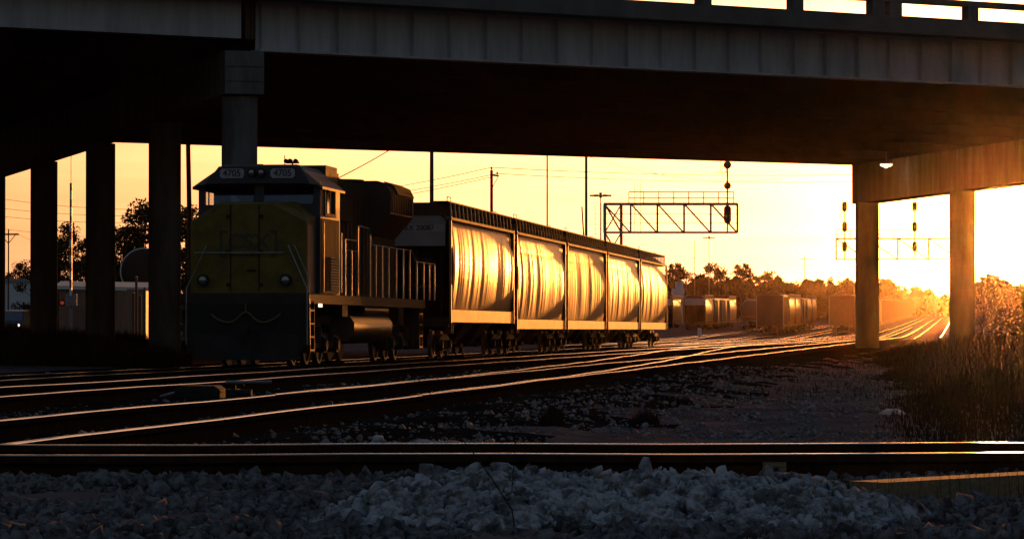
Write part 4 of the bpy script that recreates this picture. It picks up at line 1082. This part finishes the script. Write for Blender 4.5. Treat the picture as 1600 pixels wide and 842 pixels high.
weed_field(16000, 1330, 1680, 27, 66, top_right, 'weeds', topvar=.8)
weed_field(26000, -60, 300, 96, 150, lambda p, Y: 1.15 * np.interp(p, [-60, 200, 300], [1, .85, .5]), 'weeds')
weed_field(2500, 820, 1400, 45, 120, lambda p, Y: .16, 'weeds')
for px, py, Y, r, h_, l in ((862, 668, 31, .11, .30, 'dark tuft of weeds on the gravel in the middle of the lot'), (1010, 652, 34, .13, .26, 'rounded weed tuft right of the middle one on the gravel'),
                        (1062, 634, 42, .16, .16, 'low brown weed tuft near the shiny track'), (840, 690, 27, .12, .09, 'flat weed tuft just behind the near rail')):
    X = (px - 800) / F * Y; n = 420; a = RNG.uniform(0, 6.3, n); rr = r * np.sqrt(RNG.random(n))
    g = gz(X, Y); Pp = np.stack([X + rr * np.cos(a), Y + rr * np.sin(a), np.full(n, g - .01)], -1)
    o = blades('weed_tuft', Pp, h_ * RNG.uniform(.4, 1, n) * (1 - .5 * rr / r), np.full(n, .007), 'drygrass', .5); tag(o, l, 'weeds')
# bare stalks in front of the near rail
def stalk(pts, label, r=.0026):
    P = [at(*p) for p in pts]; P[-1].z = min(P[-1].z, .1)
    o = B().tube(P, [r * (.45 + .55 * i / (len(P) - 1)) for i in range(len(P))], 5).build('dry_stalk', 'drygrass'); tag(o, label, 'plant')
stalk([(638, 566, 12.2), (650, 588, 12.2), (676, 620, 12.25), (705, 665, 12.3), (738, 705, 12.35), (765, 742, 12.4), (800, 795, 12.4), (815, 900, 12.4)], 'long thin bare stalk leaning left over the tracks from the stone pile')
stalk([(788, 720, 12.9), (800, 700, 12.9), (806, 690, 12.9), (800, 760, 12.9), (798, 860, 12.9)], 'short bare stalk at the crest of the stone pile', .0018)
for px, y0 in ((1150, 690), (1236, 660), (1268, 700), (1345, 668), (1402, 652), (1466, 672), (1520, 640), (1562, 668)):
    pass
n = 260; px = RNG.uniform(1120, 1640, n); Y = RNG.uniform(13.6, 16.4, n); X = (px - 800) / F * Y
tag(blades('weeds', np.stack([X, Y, np.full(n, .08)], -1), RNG.uniform(.1, .36, n) * np.interp(px, [1120, 1500], [.6, 1.1]), RNG.uniform(.0015, .0032, n), 'drygrass', .3), kind='stuff')

# ------------------------------------------------------------------ trees
def tree_proto(name, seed, h, w, base=.22, leaf=.30, nclump=26, per=120, label='', group=None, dens=1.0):
    rng = np.random.default_rng(seed)
    t = thing(name, label, 'tree', group=group)
    b = B(); b.tube([(0, 0, -.5), (.05 * h * rng.normal() * .3, 0, h * .3), (.1 * rng.normal(), .1 * rng.normal(), h * .62), (0, 0, h * .9)], [h * .024, h * .019, h * .012, h * .003], 8)
    C = []
    for i in range(nclump):
        zz = base + (1 - base) * rng.random() ** .85
        env = sin(pi * min(.98, (zz - base) / (1 - base) * .72 + .24)) ** .8
        a = rng.uniform(0, 2 * pi); r = w / 2 * env * sqrt(rng.random()) * rng.uniform(.7, 1.15)
        c = Vector((cos(a) * r, sin(a) * r, h * zz * .97)); C.append(c)
        s0 = Vector((0, 0, h * max(.2, zz - .25 - .2 * rng.random())))
        b.tube([s0, (s0 + c) / 2 + Vector((0, 0, -.02 * h)), c], [h * .008, h * .005, h * .002], 5)
    b.build('trunk', 'bark', t, smooth=60)
    Vs = []; Fs = []
    tot = 0
    for c in C:
        n = int(per * rng.uniform(.5, 1.3) * dens); rad = h * rng.uniform(.055, .115)
        q = rng.normal(size=(n, 3)); q /= np.linalg.norm(q, axis=1)[:, None]; q *= (rad * rng.random(n) ** .45)[:, None]; q[:, 2] *= .75
        p = q + np.array(c)
        u = rng.normal(size=(n, 3)); u /= np.linalg.norm(u, axis=1)[:, None]; v = np.cross(u, rng.normal(size=(n, 3))); v /= np.linalg.norm(v, axis=1)[:, None]
        s = leaf * rng.uniform(.5, 1.2, n)[:, None]
        Q = np.stack([p - u * s * .6, p - v * s * .32, p + u * s * .6, p + v * s * .32], 1)
        Vs.append(Q.reshape(-1, 3)); Fs.append(np.arange(4 * n).reshape(n, 4) + tot); tot += 4 * n
    np_obj('crown', np.concatenate(Vs), np.concatenate(Fs), 'leaf', t)
    return t
FT = [tree_proto('broadleaf_tree', 40 + i, 10, w, base=.12, leaf=.42, nclump=30, per=95, label='x') for i, w in enumerate((9.5, 8, 11, 7.5, 9))]
NT = [tree_proto('broadleaf_tree', 60 + i, 8, w, base=.1, leaf=.2, nclump=42, per=170, label='x', dens=d) for i, (w, d) in enumerate(((6.5, 1.0), (7.2, 1.1), (5.5, .55)))]
used = set()
def plant(src, px, ytop, Y, label, group=None, hp=10.0, sx=1.0):
    X = (px - 800) / F * Y; g = gz(X, Y); h = CAMZ + (HOR - ytop) / F * Y - g; k = h / hp
    if src.name in used: o = dup(src)
    else: o = src; used.add(src.name)
    o.location = (X, Y, g); o.rotation_euler = (0, 0, random.uniform(0, 6.28)); o.scale = (k * sx, k * sx, k)
    o['label'] = label
    if group: o['group'] = group
G1 = 'trees of the far treeline'
LAB = {'a': 'hazy brown tree of the far treeline just right of the last hopper', 'b': 'hazy tree of the far treeline above the distant tank car and boxcars', 'c': 'sun-hazed tree of the far treeline left of the right column', 'd': 'glowing low tree at the end of the treeline between the right columns'}
lst = [(1038, 420), (1055, 412), (1072, 416), (1092, 428), (1116, 410), (1134, 416), (1160, 413), (1180, 434), (1203, 423), (1222, 441), (1240, 436), (1262, 438), (1290, 433), (1312, 438), (1335, 438), (1355, 436), (1378, 436), (1397, 440), (1412, 446), (1430, 447), (1447, 455), (1462, 461), (1478, 464)]
for i, (px, yt) in enumerate(lst):
    key = 'a' if px < 1100 else 'b' if px < 1200 else 'c' if px < 1345 else 'd'
    plant(FT[i % 5], px, yt, 720 + 35 * (i % 3) + (220 if px > 1390 else 0), LAB[key], {'a': 'treeline trees by the last hopper', 'b': 'treeline trees above the boxcars', 'c': 'treeline trees left of the column', 'd': 'treeline trees between the columns'}[key], 10.0, random.uniform(.85, 1.2) * (.8 if px > 1390 else 1))
# the wood behind them reads as one mass
Vs = []; Fs = []; tot = 0
for (x0, x1, Y, ya, yb, n) in ((700, 1400, 830, 436, 446, 42000), (1390, 1500, 1000, 452, 465, 7000)):
    px = RNG.uniform(x0, x1, n); yy = Y + RNG.uniform(-25, 25, n); X = (px - 800) / F * yy
    topz = CAMZ + (HOR - np.interp(px, [x0, x1], [ya, yb]) + 5 * np.sin(px * .11) + 4 * np.sin(px * .29 + 1)) / F * yy
    g = rise(Y); z = g + (topz - g) * RNG.random(n) ** .75
    p = np.stack([X, yy, z], -1); u = RNG.normal(size=(n, 3)); u /= np.linalg.norm(u, axis=1)[:, None]; v = np.cross(u, RNG.normal(size=(n, 3))); v /= np.linalg.norm(v, axis=1)[:, None]; s = RNG.uniform(.5, 1.1, n)[:, None]
    Q = np.stack([p - u * s, p - v * s * .6, p + u * s, p + v * s * .6], 1); Vs.append(Q.reshape(-1, 3)); Fs.append(np.arange(4 * n).reshape(n, 4) + tot); tot += 4 * n
tag(np_obj('treeline', np.concatenate(Vs), np.concatenate(Fs), 'leaf'), kind='stuff')
for i, (px, yt, Y, k, l) in enumerate([(112, 352, 300, 0, 'dark leafy tree behind the striped gate arm'), (92, 372, 320, 1, 'tree left of the striped gate arm behind the column'), (222, 318, 280, 1, 'tall dark tree above the round tank left of the locomotive'),
                            (196, 356, 290, 0, 'shorter sunlit tree left of the round tank'), (262, 322, 285, 1, 'tree hidden partly behind the third column'), (292, 326, 300, 0, 'tree glimpsed beside the locomotive cab'),
                            (30, 412, 360, 0, 'low dark tree beside the small far utility pole'), (58, 408, 370, 2, 'thin half bare tree right of the small far utility pole'), (140, 372, 310, 1, 'tree behind the column right of the gate arm'), (-8, 420, 365, 1, 'dark tree at the left picture edge'), (160, 380, 330, 0, 'tree between gate arm and round tank behind the column')]):
    plant(NT[k], px, yt, Y, l, 'trees behind the left columns', 8.0)
n = 9000
px = RNG.uniform(-80, 700, n); yy = RNG.uniform(340, 400, n); X = (px - 800) / F * yy; topz = CAMZ + (HOR - 440 + 6 * np.sin(px * .09) + 5 * np.sin(px * .23)) / F * yy
z = (topz) * RNG.random(n) ** .7; p = np.stack([X, yy, z], -1); u = RNG.normal(size=(n, 3)); u /= np.linalg.norm(u, axis=1)[:, None]; v = np.cross(u, RNG.normal(size=(n, 3))); v /= np.linalg.norm(v, axis=1)[:, None]; s = RNG.uniform(.2, .5, n)[:, None]
Q = np.stack([p - u * s, p - v * s * .6, p + u * s, p + v * s * .6], 1)
tag(np_obj('undergrowth', Q.reshape(-1, 3), np.arange(4 * n).reshape(n, 4), 'leaf'), kind='stuff')
for px, yt, Y, k, l in ((1536, 432, 230, 2, 'leafy small tree right of the right-hand column under the sun'), (1575, 446, 245, 1, 'dense bush at the right edge below the sun'), (1618, 440, 235, 0, 'dark tree leaving the picture at the right edge'),
                     (1552, 452, 300, 1, 'bush further back between the two right-edge trees'), (1655, 430, 240, 1, 'tree just outside the right edge')):
    if px < 1640: plant(NT[k], px, yt, Y, l, 'trees at the right edge', 8.0, 1.2)
n = 9000
px = RNG.uniform(1516, 1760, n); yy = RNG.uniform(262, 330, n); X = (px - 800) / F * yy; topz = CAMZ + (HOR - 442 - 9 * np.sin(px * .08) - 6 * np.sin(px * .21 + yy * .1)) / F * yy
z = topz * RNG.random(n) ** .6; p = np.stack([X, yy, z], -1); u = RNG.normal(size=(n, 3)); u /= np.linalg.norm(u, axis=1)[:, None]; v = np.cross(u, RNG.normal(size=(n, 3))); v /= np.linalg.norm(v, axis=1)[:, None]; s = RNG.uniform(.15, .42, n)[:, None]
Q = np.stack([p - u * s, p - v * s * .6, p + u * s, p + v * s * .6], 1)
tag(np_obj('undergrowth', Q.reshape(-1, 3), np.arange(4 * n).reshape(n, 4), 'leaf'), kind='stuff')
# water tank block on the far skyline
o = at(1060, 478, 640); q = thing('plant_building', 'small pale block building above the hazy far hopper', 'building', (o.x, o.y, gz(o.x, o.y)))
B().box(-1.1, 1.1, 0, 3, 0, 6.2).build('wall', 'white', q); B().box(-.4, .9, .3, 2.4, 6.2, 7.4).build('roof_house', 'white', q)

# ------------------------------------------------------------------ air
hz = B().box(-900, 1100, -60, 2600, -2, 34).build('haze', 'white'); hz.data.materials.clear()
vm = bpy.data.materials.new('haze_air'); vm.use_nodes = True; nt = vm.node_tree; nt.nodes.clear()
vo = nt.nodes.new('ShaderNodeOutputMaterial'); pv = nt.nodes.new('ShaderNodeVolumePrincipled')
pv.inputs['Color'].default_value = (0.95, 0.72, 0.52, 1); pv.inputs['Density'].default_value = 0.0000105; pv.inputs['Anisotropy'].default_value = 0.98
nt.links.new(pv.outputs[0], vo.inputs['Volume']); hz.data.materials.append(vm); tag(hz, kind='stuff')

# ------------------------------------------------------------------ sky and sun
el = math.asin(SUN_DIR.z); az = atan2(SUN_DIR.x, SUN_DIR.y)
w = bpy.data.worlds.new('World'); S.world = w; w.use_nodes = True; nt = w.node_tree
bg = nt.nodes['Background']
sky = nt.nodes.new('ShaderNodeTexSky'); sky.sky_type = 'NISHITA'; sky.sun_disc = False
sky.sun_elevation = el; sky.sun_rotation = az; sky.air_density = 1.0; sky.dust_density = 1.5; sky.ozone_density = 1.0; sky.altitude = 0
tc = nt.nodes.new('ShaderNodeTexCoord')
def vmath(op, a, b=None):
    n = nt.nodes.new('ShaderNodeVectorMath'); n.operation = op
    nt.links.new(a, n.inputs[0])
    if b is not None: n.inputs[1].default_value = b
    return n
def mth(op, a, b):
    n = nt.nodes.new('ShaderNodeMath'); n.operation = op
    if hasattr(a, 'links'): nt.links.new(a, n.inputs[0])
    else: n.inputs[0].default_value = a
    if hasattr(b, 'links'): nt.links.new(b, n.inputs[1])
    else: n.inputs[1].default_value = b
    return n.outputs[0]
nrm = vmath('NORMALIZE', tc.outputs['Generated']).outputs[0]
dt = vmath('DOT_PRODUCT', nrm, SUN_DIR).outputs['Value']
a = mth('SUBTRACT', 1.0, dt)              # 1 - cos(angle from the sun)
def lobe(width_deg, power, col, a=a):
    wd = 1 - cos(radians(width_deg))
    e = mth('POWER', 2.718281828, mth('MULTIPLY', mth('POWER', mth('DIVIDE', mth('MAXIMUM', a, 0.0), wd), power), -1.0))
    m = nt.nodes.new('ShaderNodeMix'); m.data_type = 'RGBA'; m.inputs['A'].default_value = (0, 0, 0, 1); m.inputs['B'].default_value = (*col, 1)
    nt.links.new(e, m.inputs['Factor']); return m.outputs['Result']
def addc(p, q):
    n = nt.nodes.new('ShaderNodeMix'); n.data_type = 'RGBA'; n.blend_type = 'ADD'; n.clamp_result = False
    n.inputs['Factor'].default_value = 1; nt.links.new(p, n.inputs['A']); nt.links.new(q, n.inputs['B']); return n.outputs['Result']
SKY_LOBES = [(0.5, 2.0, (900, 560, 220)), (2.2, 0.8, (300, 108, 18)), (9.0, 0.8, (24.0, 10.0, 5.2)), (22, 0.9, (3.5, 2.85, 3.0))]
cur = sky.outputs[0]
for wd, pw, c in SKY_LOBES: cur = addc(cur, lobe(wd, pw, c))
# the dusk-blue half of the sky behind the camera and overhead
cmap = vmath('MULTIPLY', nrm, (7.0, 7.0, 95.0)).outputs[0]
cn = nt.nodes.new('ShaderNodeTexNoise'); cn.inputs['Scale'].default_value = 1.0; cn.inputs['Detail'].default_value = 5; nt.links.new(cmap, cn.inputs['Vector'])
cr = nt.nodes.new('ShaderNodeMapRange'); cr.inputs['From Min'].default_value = .3; cr.inputs['From Max'].default_value = .7; cr.inputs['To Min'].default_value = .84; cr.inputs['To Max'].default_value = 1.14
nt.links.new(cn.outputs['Fac'], cr.inputs['Value'])
cm = nt.nodes.new('ShaderNodeVectorMath'); cm.operation = 'SCALE'; nt.links.new(cur, cm.inputs[0]); nt.links.new(cr.outputs[0], cm.inputs['Scale']); cur = cm.outputs[0]
ab = mth('SUBTRACT', 1.0, vmath('DOT_PRODUCT', nrm, Vector((-SUN_DIR.x * .45, -SUN_DIR.y * .45, 1.0)).normalized()).outputs['Value'])
cur = addc(cur, lobe(62, 1.6, (0.36, 0.60, 1.15), ab))
nt.links.new(cur, bg.inputs['Color']); bg.inputs['Strength'].default_value = 0.1
sun = bpy.data.lights.new('sun', 'SUN'); sun.energy = 3.8; sun.angle = radians(0.5); sun.color = (1.0, 0.31, 0.05)
so = bpy.data.objects.new('sun', sun); COL.objects.link(so); so.rotation_euler = SUN_DIR.to_track_quat('Z', 'Y').to_euler(); so.location = SUN_DIR * 100

# ------------------------------------------------------------------ camera and render
cam = bpy.data.cameras.new('camera'); cam.sensor_width = 36; cam.lens = 36 * F / 1600; cam.clip_end = 20000; cam.clip_start = .1
co = bpy.data.objects.new('camera', cam); COL.objects.link(co); co.location = (0, 0, CAMZ)
co.rotation_euler = (radians(90) + math.atan((HOR - 421) / F), 0, 0); S.camera = co
S.view_settings.view_transform = 'Standard'; S.view_settings.look = 'None'; S.view_settings.exposure = 0.0; S.view_settings.gamma = 1.0
S.render.engine = 'CYCLES'; S.cycles.use_denoising = True
S.cycles.max_bounces = 6; S.cycles.volume_bounces = 0; S.cycles.transparent_max_bounces = 8; S.cycles.sample_clamp_indirect = 8
